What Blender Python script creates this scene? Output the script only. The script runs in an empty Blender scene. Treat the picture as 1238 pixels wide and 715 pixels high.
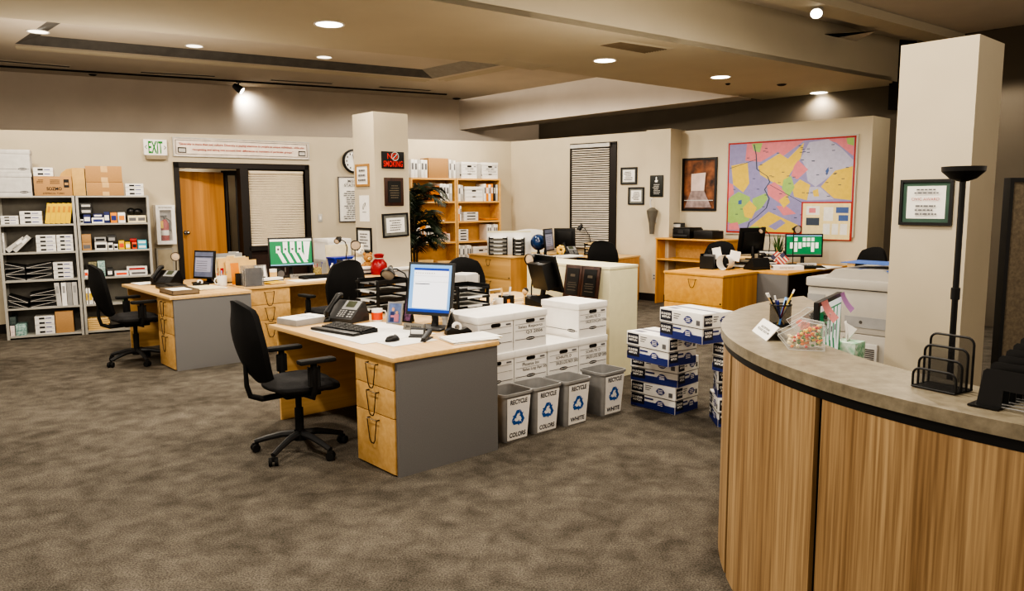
import bpy, bmesh, random
from math import *
from mathutils import Matrix, Vector
random.seed(7)
C = bpy.context.scene.collection
# ------------------------------------------------------------------ camera geometry (metres; camera stands at the origin)
F, HZ, ROLL, H = 925.0, 115.5, .006, 1.66
PIT = atan(HZ / F)
def ray(x, y):
    u = (x - 619) / F; v = (y - 357.5) / F
    u, v = u - ROLL * v, v + ROLL * u
    return Vector((u, cos(PIT) - v * sin(PIT), -sin(PIT) - v * cos(PIT)))
def at(x, y, z=0.0):
    d = ray(x, y); t = (z - H) / d.z
    return Vector((t * d.x, t * d.y, z))
def atd(x, y, D):
    "the point seen at (x, y) at forward distance D"
    d = ray(x, y); t = D / d.y
    return Vector((t * d.x, D, H + t * d.z))
cam = bpy.data.cameras.new('camera'); cam.sensor_width = 36; cam.lens = 36 * F / 1238; cam.clip_start = .05
camo = bpy.data.objects.new('camera', cam); C.objects.link(camo)
_f = Vector((0, cos(PIT), -sin(PIT))); _u = Vector((0, sin(PIT), cos(PIT))); _r = Vector((1, 0, 0))
_x = (_r - ROLL * _u).normalized(); _y = (_u + ROLL * _r).normalized()
camo.matrix_world = Matrix(((_x.x, _y.x, -_f.x, 0), (_x.y, _y.y, -_f.y, 0), (_x.z, _y.z, -_f.z, H), (0, 0, 0, 1)))
bpy.context.scene.camera = camo
# ------------------------------------------------------------------ office grid: x runs away to the right, y away to the left
RZ = radians(41.5)
O = at(481.5, 579); U = Vector((cos(RZ), sin(RZ), 0)); V = Vector((-sin(RZ), cos(RZ), 0))
def W(x, y, z=0): return Vector((O.x, O.y, 0)) + U * x + V * y + Vector((0, 0, z))
def Dl(px, py, z):
    d = at(px, py, z) - W(0, 0, 0); return d.dot(U), d.dot(V)
# ------------------------------------------------------------------ materials
def lin(c): return tuple((x / 255 / 12.92 if x / 255 <= .04045 else ((x / 255 + .055) / 1.055) ** 2.4) for x in c)
MATS = {}
def mat(n, c, rough=.6, metal=0, var=.06, scale=12, bump=0, emit=0, alpha=1, trans=0, stretch=(1, 1, 1), c2=None, coat=0):
    if n in MATS: return MATS[n]
    m = bpy.data.materials.new(n); m.use_nodes = True; nt = m.node_tree; b = nt.nodes['Principled BSDF']
    c = lin(c); MATS[n] = m
    b.inputs['Roughness'].default_value = rough; b.inputs['Metallic'].default_value = metal
    tc = nt.nodes.new('ShaderNodeTexCoord'); mp = nt.nodes.new('ShaderNodeMapping'); mp.inputs['Scale'].default_value = stretch
    no = nt.nodes.new('ShaderNodeTexNoise'); no.inputs['Scale'].default_value = scale; no.inputs['Detail'].default_value = 4
    cr = nt.nodes.new('ShaderNodeValToRGB')
    nt.links.new(tc.outputs['Object'], mp.inputs[0]); nt.links.new(mp.outputs[0], no.inputs['Vector']); nt.links.new(no.outputs['Fac'], cr.inputs[0])
    k = lin(c2) if c2 else tuple(x * (1 - var * 2) for x in c)
    cr.color_ramp.elements[0].position = .3; cr.color_ramp.elements[1].position = .7
    cr.color_ramp.elements[0].color = (*k, 1); cr.color_ramp.elements[1].color = (*(c if c2 else tuple(min(1, x * (1 + var)) for x in c)), 1)
    nt.links.new(cr.outputs[0], b.inputs['Base Color'])
    if emit:
        nt.links.new(cr.outputs[0], b.inputs['Emission Color']); b.inputs['Emission Strength'].default_value = emit
    if bump:
        bp = nt.nodes.new('ShaderNodeBump'); bp.inputs['Strength'].default_value = bump; bp.inputs['Distance'].default_value = .01
        nt.links.new(no.outputs['Fac'], bp.inputs['Height']); nt.links.new(bp.outputs[0], b.inputs['Normal'])
    if trans: b.inputs['Transmission Weight'].default_value = trans; b.inputs['IOR'].default_value = 1.3
    if alpha < 1: b.inputs['Alpha'].default_value = alpha
    if coat: b.inputs['Coat Weight'].default_value = coat
    return m
def wood(n, a, b_, axis='z', scale=2.2, rough=.45, bands=26):
    "two-tone grain running along one axis"
    if n in MATS: return MATS[n]
    st = {'x': (.05, 1, 1), 'y': (1, .05, 1), 'z': (1, 1, .05)}[axis]
    m = mat(n, b_, rough, c2=a, scale=bands, stretch=st)
    nt = m.node_tree; no = [x for x in nt.nodes if x.type == 'TEX_NOISE'][0]; no.inputs['Distortion'].default_value = .6; no.inputs['Detail'].default_value = 8
    return m
wall_m = mat('wall_paint', (196, 185, 163), .85, var=.02, scale=3)
wall2_m = mat('building_wall_paint', (200, 190, 178), .9, var=.03, scale=2)
ceil_m = mat('ceiling_paint', (188, 178, 157), .9, var=.02, scale=2)
ceilw_m = mat('ceiling_paint_white', (196, 186, 172), .9, var=.03, scale=2)
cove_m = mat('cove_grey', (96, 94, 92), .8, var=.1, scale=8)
black = mat('black_plastic', (14, 14, 15), .45, var=.1)
blackm = mat('black_matt', (9, 9, 10), .75, var=.1)
fabric = mat('black_fabric', (13, 13, 14), .92, var=.2, scale=260, bump=.35)
seatf = mat('seat_fabric', (44, 44, 46), .92, var=.2, scale=260, bump=.35)
charcoal = mat('charcoal_plastic', (45, 46, 48), .5)
grey_lam = mat('grey_laminate', (116, 116, 117), .55, var=.05, scale=160)
grey_pl = mat('grey_plastic', (150, 150, 150), .5)
lgrey = mat('light_grey_plastic', (190, 188, 184), .5)
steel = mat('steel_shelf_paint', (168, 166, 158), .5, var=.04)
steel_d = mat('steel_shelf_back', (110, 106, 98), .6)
chrome = mat('chrome', (190, 190, 190), .25, 1)
dchrome = mat('dark_wire', (70, 62, 52), .35, .9)
white = mat('white_card', (238, 236, 232), .7, var=.02)
paper = mat('white_paper', (240, 238, 232), .8, var=.02)
paper2 = mat('cream_paper', (228, 216, 178), .8)
manila = mat('manila_card', (222, 188, 128), .8)
card = mat('cardboard', (176, 137, 92), .85, var=.05, scale=30, stretch=(1, 1, 8))
tape_m = mat('packing_tape', (205, 170, 115), .35)
ink = mat('black_ink', (22, 22, 24), .7)
inkg = mat('grey_ink', (105, 105, 108), .8)
red_ink = mat('red_ink', (165, 45, 38), .7)
blue_l = mat('blue_print', (34, 48, 120), .6)
blue_r = mat('recycle_blue', (28, 92, 172), .6)
red = mat('red_paint', (170, 25, 25), .4)
green = mat('green_print', (30, 130, 50), .6)
orange = mat('orange_red', (225, 80, 40), .5)
orange2 = mat('orange_card', (226, 140, 40), .6)
yellow = mat('yellow_card', (222, 184, 40), .6)
blue = mat('blue_plastic', (30, 50, 170), .4)
cream_m = mat('cream_metal', (226, 220, 186), .5, var=.02)
cream_d = mat('cream_metal_shade', (170, 158, 122), .5, var=.02)
maple = wood('maple_top', (206, 168, 112), (222, 188, 134), 'y', bands=30)
maple_z = wood('maple_front', (200, 158, 98), (216, 178, 120), 'x', bands=24)
maple_e = mat('maple_edge', (216, 176, 112), .5)
oak = wood('oak_veneer', (188, 132, 62), (208, 154, 82), 'z', bands=16)
oak_x = wood('oak_veneer_flat', (200, 146, 66), (214, 164, 84), 'x', bands=14)
shelf_w = wood('shelf_wood', (206, 158, 92), (226, 184, 118), 'x', bands=18)
door_w = wood('door_wood', (176, 118, 58), (206, 150, 84), 'z', bands=14)
dkframe = mat('dark_brown_frame', (24, 17, 14), .5)
dkpanel = mat('dark_brown_panel', (52, 32, 24), .6)
walnut = wood('walnut_plaque', (44, 24, 18), (70, 40, 28), 'z')
glass = mat('clear_acrylic', (245, 248, 250), .05, alpha=.22)
mint = mat('mint_card', (130, 185, 150), .7)
pink = mat('pink_paper', (245, 160, 160), .7)
lilac = mat('lilac_paper', (205, 150, 215), .7)
teal = mat('teal_pattern', (60, 120, 115), .7, c2=(190, 210, 205), scale=40)
leaf = mat('dark_leaf', (26, 44, 20), .6, var=.3, scale=9)
leaf2 = mat('bright_leaf', (52, 92, 38), .6, var=.3, scale=9)
terr = mat('dark_pot', (40, 32, 28), .6)
bark = mat('palm_stem', (70, 60, 36), .8)
skinw = mat('lamp_inner', (215, 195, 170), .5)
rubber = mat('black_rubber', (16, 16, 16), .8)
lens_m = mat('lamp_lens', (255, 246, 228), .4, var=0, emit=9)
lens_d = mat('lamp_lens_dim', (255, 246, 228), .4, var=0, emit=2.2)
scr_w = mat('screen_white', (226, 230, 240), .4, var=0, emit=.55)
scr_b = mat('screen_blue', (110, 160, 215), .4, var=0, emit=.5)
scr_n = mat('screen_navy', (30, 60, 150), .4, var=0, emit=.5)
scr_g = mat('screen_green', (22, 122, 76), .4, var=.02, emit=.4)
scr_t = mat('screen_taskbar', (120, 160, 190), .4, var=0, emit=.4)
scr_k = mat('screen_black', (16, 18, 22), .25)
scr_s = mat('screen_slate', (92, 98, 120), .3, var=.1, emit=.25)
wcard = mat('card_white', (225, 228, 224), .4, var=0, emit=.4)
# carpet: mottled grey-brown pile with darker worn patches
def carpet():
    m = bpy.data.materials.new('carpet'); m.use_nodes = True; nt = m.node_tree; N = nt.nodes; L = nt.links; b = N['Principled BSDF']
    b.inputs['Roughness'].default_value = .95; b.inputs['Specular IOR Level'].default_value = .1
    tc = N.new('ShaderNodeTexCoord')
    def noise(s, d, dist=0):
        n = N.new('ShaderNodeTexNoise'); n.inputs['Scale'].default_value = s; n.inputs['Detail'].default_value = d; n.inputs['Distortion'].default_value = dist
        L.new(tc.outputs['Object'], n.inputs['Vector']); return n
    a = noise(1.1, 7, .6); f = noise(7.5, 9, .3); g = noise(120, 4)
    r = N.new('ShaderNodeValToRGB'); r.color_ramp.elements[0].position = .36; r.color_ramp.elements[1].position = .66
    r.color_ramp.elements[0].color = (*lin((84, 79, 72)), 1); r.color_ramp.elements[1].color = (*lin((122, 116, 107)), 1)
    mx = N.new('ShaderNodeMix'); mx.data_type = 'FLOAT'; mx.inputs[0].default_value = .55
    L.new(a.outputs['Fac'], mx.inputs[2]); L.new(f.outputs['Fac'], mx.inputs[3]); L.new(mx.outputs[0], r.inputs[0])
    r2 = N.new('ShaderNodeValToRGB'); r2.color_ramp.elements[0].position = .35; r2.color_ramp.elements[1].position = .65
    r2.color_ramp.elements[0].color = (.45, .45, .45, 1); r2.color_ramp.elements[1].color = (1.35, 1.35, 1.35, 1)
    L.new(g.outputs['Fac'], r2.inputs[0])
    mc = N.new('ShaderNodeMix'); mc.data_type = 'RGBA'; mc.blend_type = 'MULTIPLY'; mc.inputs[0].default_value = .8
    L.new(r.outputs[0], mc.inputs[6]); L.new(r2.outputs[0], mc.inputs[7]); L.new(mc.outputs[2], b.inputs['Base Color'])
    bp = N.new('ShaderNodeBump'); bp.inputs['Strength'].default_value = .7; bp.inputs['Distance'].default_value = .012
    L.new(g.outputs['Fac'], bp.inputs['Height']); L.new(bp.outputs[0], b.inputs['Normal']); return m
carpet_m = carpet()
def stone():
    m = mat('counter_laminate', (156, 146, 126), .35, c2=(112, 104, 88), scale=14)
    nt = m.node_tree; no = [x for x in nt.nodes if x.type == 'TEX_NOISE'][0]; no.inputs['Detail'].default_value = 10; no.inputs['Roughness'].default_value = .7
    return m
stone_m = stone()
def panelwood():
    m = bpy.data.materials.new('counter_wood'); m.use_nodes = True; nt = m.node_tree; N = nt.nodes; L = nt.links; b = N['Principled BSDF']; b.inputs['Roughness'].default_value = .42
    tc = N.new('ShaderNodeTexCoord')
    cols = []
    for s, st, e0, e1, c0, c1 in ((9, (1, 1, .03), .3, .7, (158, 128, 92), (204, 176, 136)), (95, (1, 1, .02), .35, .65, (176, 160, 142), (255, 252, 246))):
        mp = N.new('ShaderNodeMapping'); mp.inputs['Scale'].default_value = st; no = N.new('ShaderNodeTexNoise'); no.inputs['Scale'].default_value = s; no.inputs['Detail'].default_value = 6
        L.new(tc.outputs['Object'], mp.inputs[0]); L.new(mp.outputs[0], no.inputs['Vector'])
        r = N.new('ShaderNodeValToRGB'); r.color_ramp.elements[0].position = e0; r.color_ramp.elements[1].position = e1
        r.color_ramp.elements[0].color = (*lin(c0), 1); r.color_ramp.elements[1].color = (*lin(c1), 1); L.new(no.outputs['Fac'], r.inputs[0]); cols.append(r)
    mc = N.new('ShaderNodeMix'); mc.data_type = 'RGBA'; mc.blend_type = 'MULTIPLY'; mc.inputs[0].default_value = .75
    L.new(cols[0].outputs[0], mc.inputs[6]); L.new(cols[1].outputs[0], mc.inputs[7]); L.new(mc.outputs[2], b.inputs['Base Color']); return m
panel_m = panelwood()
# ------------------------------------------------------------------ geometry collector: one G makes one mesh object
def T3(x, y, z): return Matrix.Translation((x, y, z))
def RX(a): return Matrix.Rotation(radians(a), 4, 'X')
def RY(a): return Matrix.Rotation(radians(a), 4, 'Y')
def RZm(a): return Matrix.Rotation(radians(a), 4, 'Z')
class G:
    def __init__(s): s.v = []; s.f = []; s.mi = []; s.sm = []; s.M = Matrix()
    def add(s, vs, fs, mi=0, sm=False):
        n = len(s.v); s.v += [tuple(s.M @ Vector(p)) for p in vs]
        for f in fs: s.f.append(tuple(i + n for i in f)); s.mi.append(mi); s.sm.append(sm)
        return s
    def box(s, x0, y0, z0, x1, y1, z1, mi=0, bev=0):
        if bev:
            bm = bmesh.new(); bmesh.ops.create_cube(bm, size=1)
            for v in bm.verts: v.co = Vector(((x0 + x1) / 2 + v.co.x * (x1 - x0), (y0 + y1) / 2 + v.co.y * (y1 - y0), (z0 + z1) / 2 + v.co.z * (z1 - z0)))
            bmesh.ops.bevel(bm, geom=bm.edges[:] + bm.verts[:], offset=bev, segments=2, profile=.6, affect='EDGES')
            s.bm(bm, mi, True); return s
        return s.add([(x0, y0, z0), (x1, y0, z0), (x1, y1, z0), (x0, y1, z0), (x0, y0, z1), (x1, y0, z1), (x1, y1, z1), (x0, y1, z1)],
                     [(0, 3, 2, 1), (4, 5, 6, 7), (0, 1, 5, 4), (1, 2, 6, 5), (2, 3, 7, 6), (3, 0, 4, 7)], mi)
    def bm(s, bm, mi=0, sm=False):
        bm.verts.index_update(); s.add([v.co[:] for v in bm.verts], [[v.index for v in f.verts] for f in bm.faces], mi, sm); bm.free(); return s
    def quad(s, a, b, c, d, mi=0): return s.add([a, b, c, d], [(0, 1, 2, 3)], mi)
    def prism(s, poly, z0, z1, mi=0, plane='xy', sm=False):
        n = len(poly)
        def P(a, b, z): return (a, b, z) if plane == 'xy' else ((a, z, b) if plane == 'xz' else (z, a, b))
        vs = [P(a, b, z0) for a, b in poly] + [P(a, b, z1) for a, b in poly]
        s.add(vs, [tuple(range(n))[::-1], tuple(range(n, 2 * n))], mi)
        return s.add(vs, [(i, (i + 1) % n, n + (i + 1) % n, n + i) for i in range(n)], mi, sm)
    def lathe(s, prof, n=20, c=(0, 0, 0), mi=0, sm=True):
        vs = []; fs = []
        for r, z in prof:
            for k in range(n): a = 2 * pi * k / n; vs.append((c[0] + r * cos(a), c[1] + r * sin(a), c[2] + z))
        for j in range(len(prof) - 1):
            for k in range(n): fs.append((j * n + k, j * n + (k + 1) % n, (j + 1) * n + (k + 1) % n, (j + 1) * n + k))
        return s.add(vs, fs, mi, sm)
    def cyl(s, r, z0, z1, c=(0, 0), n=16, mi=0, r1=None):
        r1 = r if r1 is None else r1
        s.lathe([(r, z0), (r1, z1)], n, (c[0], c[1], 0), mi)
        return s.lathe([(0, z0), (r, z0)], n, (c[0], c[1], 0), mi, False).lathe([(r1, z1), (0, z1)], n, (c[0], c[1], 0), mi, False)
    def tube(s, pts, r, n=8, mi=0, closed=False):
        pts = [Vector(p) for p in pts]; m = len(pts); vs = []; fs = []; up = None
        for i, p in enumerate(pts):
            a = pts[(i - 1) % m] if (closed or i) else p; b = pts[(i + 1) % m] if (closed or i < m - 1) else p
            t = (b - a).normalized()
            if up is None: up = Vector((0, 0, 1)) if abs(t.z) < .9 else Vector((1, 0, 0))
            sx = t.cross(up).normalized(); up = sx.cross(t).normalized()
            rr = r[i] if isinstance(r, (list, tuple)) else r
            for k in range(n): an = 2 * pi * k / n; vs.append(p + (sx * cos(an) + up * sin(an)) * rr)
        for i in range(m if closed else m - 1):
            j = (i + 1) % m
            for k in range(n): fs.append((i * n + k, i * n + (k + 1) % n, j * n + (k + 1) % n, j * n + k))
        if not closed: fs += [tuple(range(n))[::-1], tuple(range((m - 1) * n, m * n))]
        return s.add([tuple(v) for v in vs], fs, mi, True)
    def ball(s, c, r, mi=0, n=14, m=9):
        r = (r, r, r) if not isinstance(r, (tuple, list)) else r; vs = []; fs = []
        for i in range(m + 1):
            a = pi * i / m
            for k in range(n): b = 2 * pi * k / n; vs.append((c[0] + r[0] * sin(a) * cos(b), c[1] + r[1] * sin(a) * sin(b), c[2] + r[2] * cos(a)))
        for i in range(m):
            for k in range(n): fs.append((i * n + k, (i + 1) * n + k, (i + 1) * n + (k + 1) % n, i * n + (k + 1) % n))
        return s.add(vs, fs, mi, True)
    def at(s, M): s.M = M; return s
    def ob(s, name, mats, parent=None):
        me = bpy.data.meshes.new(name); me.from_pydata(s.v, [], s.f); me.validate(clean_customdata=False)
        mats = mats if isinstance(mats, (list, tuple)) else [mats]
        for m in mats: me.materials.append(m)
        if len(me.polygons) == len(s.f):
            me.polygons.foreach_set('material_index', s.mi); me.polygons.foreach_set('use_smooth', s.sm)
        else:
            for p in me.polygons: p.material_index = 0
        bm = bmesh.new(); bm.from_mesh(me); bmesh.ops.remove_doubles(bm, verts=bm.verts, dist=1e-6); bmesh.ops.recalc_face_normals(bm, faces=bm.faces)
        for e in bm.edges:
            if len(e.link_faces) == 2 and e.calc_face_angle(0) > radians(38): e.smooth = False
        bm.to_mesh(me); bm.free()
        o = bpy.data.objects.new(name, me); C.objects.link(o)
        if parent: o.parent = parent
        return o
def thing(name, label, cat, loc, rz=0.0, group=None):
    o = bpy.data.objects.new(name, None); C.objects.link(o); o.empty_display_size = .05
    o.location = loc; o.rotation_euler = (0, 0, rz); o['label'] = label; o['category'] = cat
    if group: o['group'] = group
    return o
def tag(o, label, cat, group=None, kind=None):
    o['label'] = label; o['category'] = cat
    if group: o['group'] = group
    if kind: o['kind'] = kind
    return o
def struct(o): o['kind'] = 'structure'; return o
def clone(root, loc, rz, label=None, group=None):
    def cp(o, par):
        c = o.copy(); C.objects.link(c)
        if par: c.parent = par
        for ch in o.children: cp(ch, c)
        return c
    r = cp(root, None); r.location = loc; r.rotation_euler = (0, 0, rz)
    if label: r['label'] = label
    if group: r['group'] = group
    return r
FACE = {'F': RX(90), 'L': RZm(-90) @ RX(90), 'R': RZm(90) @ RX(90), 'B': RZm(180) @ RX(90), 'T': Matrix()}
_tc = {}
def text(s, par, m, loc, face='F', w=None, h=None, size=.1, name='lettering', M=None, bold=0):
    key = (s, bold)
    if key not in _tc:
        cu = bpy.data.curves.new('t', 'FONT'); cu.body = s; cu.size = 1; cu.align_x = 'CENTER'; cu.align_y = 'CENTER'; cu.offset = bold; cu.resolution_u = 3
        to = bpy.data.objects.new('t', cu); C.objects.link(to)
        dg = bpy.context.evaluated_depsgraph_get(); me = bpy.data.meshes.new_from_object(to.evaluated_get(dg)); bpy.data.objects.remove(to); bpy.data.curves.remove(cu)
        vs = [v.co.copy() for v in me.vertices]; fs = [tuple(p.vertices) for p in me.polygons]; bpy.data.meshes.remove(me)
        xs = [v.x for v in vs]; ys = [v.y for v in vs]; cx = (min(xs) + max(xs)) / 2; cy = (min(ys) + max(ys)) / 2
        _tc[key] = ([(v.x - cx, v.y - cy, 0) for v in vs], fs, max(xs) - min(xs), max(ys) - min(ys))
    vs, fs, tw, th = _tc[key]
    sx = w / tw if w else (h / th if h else size); sy = h / th if h else sx
    if not w and h: sx = sy
    MM = (M if M is not None else T3(*loc) @ FACE[face])
    me = bpy.data.meshes.new(name); me.from_pydata([tuple(MM @ Vector((a * sx, b * sy, 0))) for a, b, _ in vs], [], fs); me.materials.append(m)
    o = bpy.data.objects.new(name, me); C.objects.link(o); o.parent = par; return o
ORD = ['first', 'second', 'third', 'fourth', 'fifth', 'sixth', 'seventh', 'eighth', 'ninth', 'tenth', 'eleventh', 'twelfth']
# ================================================================== ROOM SHELL
def poly3(name, pts, m, th=None):
    g = G(); n = len(pts); g.add([tuple(p) for p in pts], [tuple(range(n))])
    if th:
        g.add([tuple(Vector(p) + Vector(th)) for p in pts], [tuple(range(n))[::-1]])
        a = [tuple(p) for p in pts]; b = [tuple(Vector(p) + Vector(th)) for p in pts]
        for i in range(n): j = (i + 1) % n; g.add([a[i], a[j], b[j], b[i]], [(0, 1, 2, 3)])
    return struct(g.ob(name, m))
g = G(); g.box(-13, -3, -.1, 13, 19, 0); struct(g.ob('floor', carpet_m))
class WallF:
    "a wall seen face on: s runs left to right along it, z up; local +Y points into the wall"
    def __init__(s, A, B):
        s.A = Vector((A[0], A[1], 0)); s.e = (Vector((B[0], B[1], 0)) - s.A); s.L = s.e.length; s.e.normalize(); s.rz = atan2(s.e.y, s.e.x); s.n = Vector((-s.e.y, s.e.x, 0))
    def sz(s, px, py, off=0):
        d = ray(px, py); A = s.A - s.n * off; D = -d.x * s.e.y + s.e.x * d.y
        t = (-A.x * s.e.y + s.e.x * A.y) / D; q = (d.x * A.y - d.y * A.x) / D
        return q, H + t * d.z
    def P(s, q, z, off=0): return s.A + s.e * q - s.n * off + Vector((0, 0, z))
    def rect(s, x0, y0, x1, y1, off=0):
        a = s.sz(x0, y0, off); b = s.sz(x1, y0, off); c = s.sz(x0, y1, off); d = s.sz(x1, y1, off)
        return (a[0] + c[0]) / 2, (b[0] + d[0]) / 2, (c[1] + d[1]) / 2, (a[1] + b[1]) / 2   # s0,s1,z0,z1
    def thing(s, name, label, cat, rect, off=0, group=None):
        s0, s1, z0, z1 = s.rect(*rect, off)
        o = thing(name, label, cat, s.P((s0 + s1) / 2, (z0 + z1) / 2, off), s.rz, group)
        return o, s1 - s0, z1 - z0
WL = WallF((-6.4, 9.75), (0, 14.35))
WR = WallF((0, 14.35), (2.19, 12.6))
WP = WallF((2.19, 12.6), (2.52, 12.29))
WM = WallF((2.67, 12.6), (4.84, 10.43))
WE = WallF((4.84, 10.43), (8.5, 13.9))
def wseg(name, w, s0, s1, z0, zt0, zt1, th=.14, m=wall_m):
    g = G(); a = w.P(s0, 0); b = w.P(s1, 0); n = w.n * th
    V8 = [(a.x, a.y, z0), (b.x, b.y, z0), (b.x + n.x, b.y + n.y, z0), (a.x + n.x, a.y + n.y, z0), (a.x, a.y, zt0), (b.x, b.y, zt1), (b.x + n.x, b.y + n.y, zt1), (a.x + n.x, a.y + n.y, zt0)]
    g.add(V8, [(0, 3, 2, 1), (4, 5, 6, 7), (0, 1, 5, 4), (1, 2, 6, 5), (2, 3, 7, 6), (3, 0, 4, 7)]); return g, name, m
def zl(s): return 2.575 + (2.73 - 2.575) * max(0, s) / WL.L
# opening for the office front in the left wall
oL = (WL.sz(211, 230)[0] + .0, WL.sz(374, 230)[0]); dz0 = WL.sz(210, 197)[1]; dz1 = WL.sz(375, 200)[1]
g, n_, m_ = wseg('wall_left', WL, -4.5, oL[0], 0, 2.47, zl(oL[0]))
for a, b, z0, z1, z2 in ((oL[0], oL[1], (dz0 + dz1) / 2, zl(oL[0]), zl(oL[1])), (oL[1], WL.L + .05, 0, zl(oL[1]), 2.73)):
    h_, _, _ = wseg('', WL, a, b, z0, z1, z2); k = len(g.v); g.v += h_.v; g.f += [tuple(i + k for i in f) for f in h_.f]; g.mi += h_.mi; g.sm += h_.sm
struct(g.ob('wall_left', wall_m))
g, _, _ = wseg('', WR, 0, WR.L, 0, 2.73, 2.75); struct(g.ob('wall_right', wall_m))
g = G(); p0, p1 = WP.P(0, 0), WP.P(WP.L, 0); q1 = p1 + WP.n * .45; q0 = p0 + WP.n * .45
g.add([(p.x, p.y, z) for z in (0, 2.765) for p in (p0, p1, q1, q0)], [(0, 3, 2, 1), (4, 5, 6, 7), (0, 1, 5, 4), (1, 2, 6, 5), (2, 3, 7, 6), (3, 0, 4, 7)])
struct(g.ob('wall_pilaster', wall_m))
g, _, _ = wseg('', WM, -.12, WM.L, 0, 2.74, 2.75); struct(g.ob('wall_map', wall_m))
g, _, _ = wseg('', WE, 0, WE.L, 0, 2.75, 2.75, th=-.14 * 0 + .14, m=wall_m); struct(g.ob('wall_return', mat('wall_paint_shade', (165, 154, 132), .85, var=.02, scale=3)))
wf = WallF((6.1, 10.0), (12.5, 9.2)); g, _, _ = wseg('', wf, 0, wf.L, 0, 2.73, 2.73); struct(g.ob('wall_far_right', wall2_m))
# baseboards
bb = mat('baseboard_dark', (30, 26, 24), .7)
for nm, w, a, b in (('baseboard_right', WR, 0, WR.L), ('baseboard_pilaster', WP, 0, WP.L), ('baseboard_map', WM, 0, WM.L), ('baseboard_left', WL, -4.5, oL[0] - .1)):
    g = G(); g.M = Matrix.Translation(w.A) @ Matrix.Rotation(w.rz, 4, 'Z'); g.box(a, -.012, 0, b, .01, .12); struct(g.ob(nm, bb))
# ---- ceiling
ZS, ZT, ZR = 3.2, 3.6, 3.75
L1a, L1b, L1c = at(0, 21, ZS), at(620, 79.5, ZS), at(945, 124, ZS)
d1 = (L1b - L1a).normalized(); L1a2 = L1a - d1 * 8
L2e, L2f, L2g = at(642, 21.5, ZS), at(820, 52.5, ZS), at(1078, 98, ZS)
d2 = (L2f - L2e).normalized(); L2e2 = L2e - d2 * 11; d3 = (L2g - L2f).normalized(); L2g2 = L2g + d3 * .15
c1 = at(1086, 117, ZS); c2 = c1 + (c1 - L1c).normalized() * 3
poly3('ceiling_soffit', [L1a2, L1a, L1b, L1c, c1, L2g, L2f, L2e, L2e2], ceil_m, (0, 0, .05))
def riser(name, pts, z0, z1, m): # vertical strip along a line of points
    g = G()
    for a, b in zip(pts, pts[1:]): g.quad((a.x, a.y, z0), (b.x, b.y, z0), (b.x, b.y, z1), (a.x, a.y, z1))
    return struct(g.ob(name, m))
riser('ceiling_step', [L2e2, L2e, L2f, L2g, L2g2], ZS, ZR, ceil_m)
def up(p, z): return Vector((p.x, p.y, z))
poly3('ceiling_raised', [up(L2e2, ZR), up(L2e, ZR), up(L2f, ZR), up(L2g, ZR), up(L2g2, ZR), Vector((13, 12, ZR)), Vector((13, -3, ZR)), Vector((-8, -3, ZR))], ceilw_m, (0, 0, .05))
# ceiling beam under the raised part
ba, bb_ = at(965, 0, ZR), at(1090, 33, ZR); bd = (bb_ - ba).normalized(); bn = Vector((bd.y, -bd.x, 0)); a_ = ba - bd * 7; b_ = bb_ + bd * 5
g = G(); Vs = [a_, b_, b_ + bn * .3, a_ + bn * .3]; g.add([(p.x, p.y, z) for z in (ZR - .1, ZR - .001) for p in Vs], [(0, 3, 2, 1), (4, 5, 6, 7), (0, 1, 5, 4), (1, 2, 6, 5), (2, 3, 7, 6), (3, 0, 4, 7)])
struct(g.ob('ceiling_beam', ceil_m))
riser('ceiling_drop', [up(L1a2, 0), up(L1a, 0), up(L1b, 0), up(L1c, 0)], ZS + .05, ZT + .5, ceil_m)
# far ceiling beyond the soffit, with the recessed tray
tA, tB, tC = at(18, 53, ZT), at(523, 95, ZT), at(600, 80, ZT)
tD = at(60, 24, ZT); tn = (tC - tB)
tC2 = tB + tn.normalized() * 3.0; tA2 = tA + (tD - tA).normalized() * 3.2
fwA, fwB = at(0, 86, ZT), at(555, 121, ZT); fd = (fwB - fwA).normalized(); fwA2 = fwA - fd * 9
g = G()
def far(p): return (p.x, p.y, ZT)
bkA = L1a2; bkC = L1c
g.add([far(fwA2), far(fwB), far(tB), far(tA)], [(0, 1, 2, 3)])
g.add([far(fwA2), far(tA), far(tA2), far(bkA)], [(0, 1, 2, 3)])
g.add([far(tA2), far(tC2), far(L1b), far(L1a), far(bkA)], [(0, 1, 2, 3, 4)])
bmA = at(555, 121, ZT); bmB = at(712, 95, ZT); bmd = (bmB - bmA).normalized(); bmE = bmA + bmd * 8
g.add([far(fwB), far(bmE), far(L1c), far(L1b), far(tC2), far(tB)], [(0, 1, 2, 3, 4, 5)])
struct(g.ob('ceiling_far', ceilw_m))
g = G(); ZI = ZT + .1; inn = [tA, tB, tC2, tA2]; cen = (tA + tB + tC2 + tA2) / 4
I2 = []
for p in inn:
    d = (cen - p); d.z = 0; I2.append(Vector((p.x, p.y, ZI)) + Vector((d.x, d.y, 0)).normalized() * .3)
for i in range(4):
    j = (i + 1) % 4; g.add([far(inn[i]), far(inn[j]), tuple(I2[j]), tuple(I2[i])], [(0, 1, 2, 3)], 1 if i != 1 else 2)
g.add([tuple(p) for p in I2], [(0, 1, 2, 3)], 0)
struct(g.ob('ceiling_tray', [ceilw_m, cove_m, mat('cove_light', (150, 146, 138), .8)]))
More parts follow.
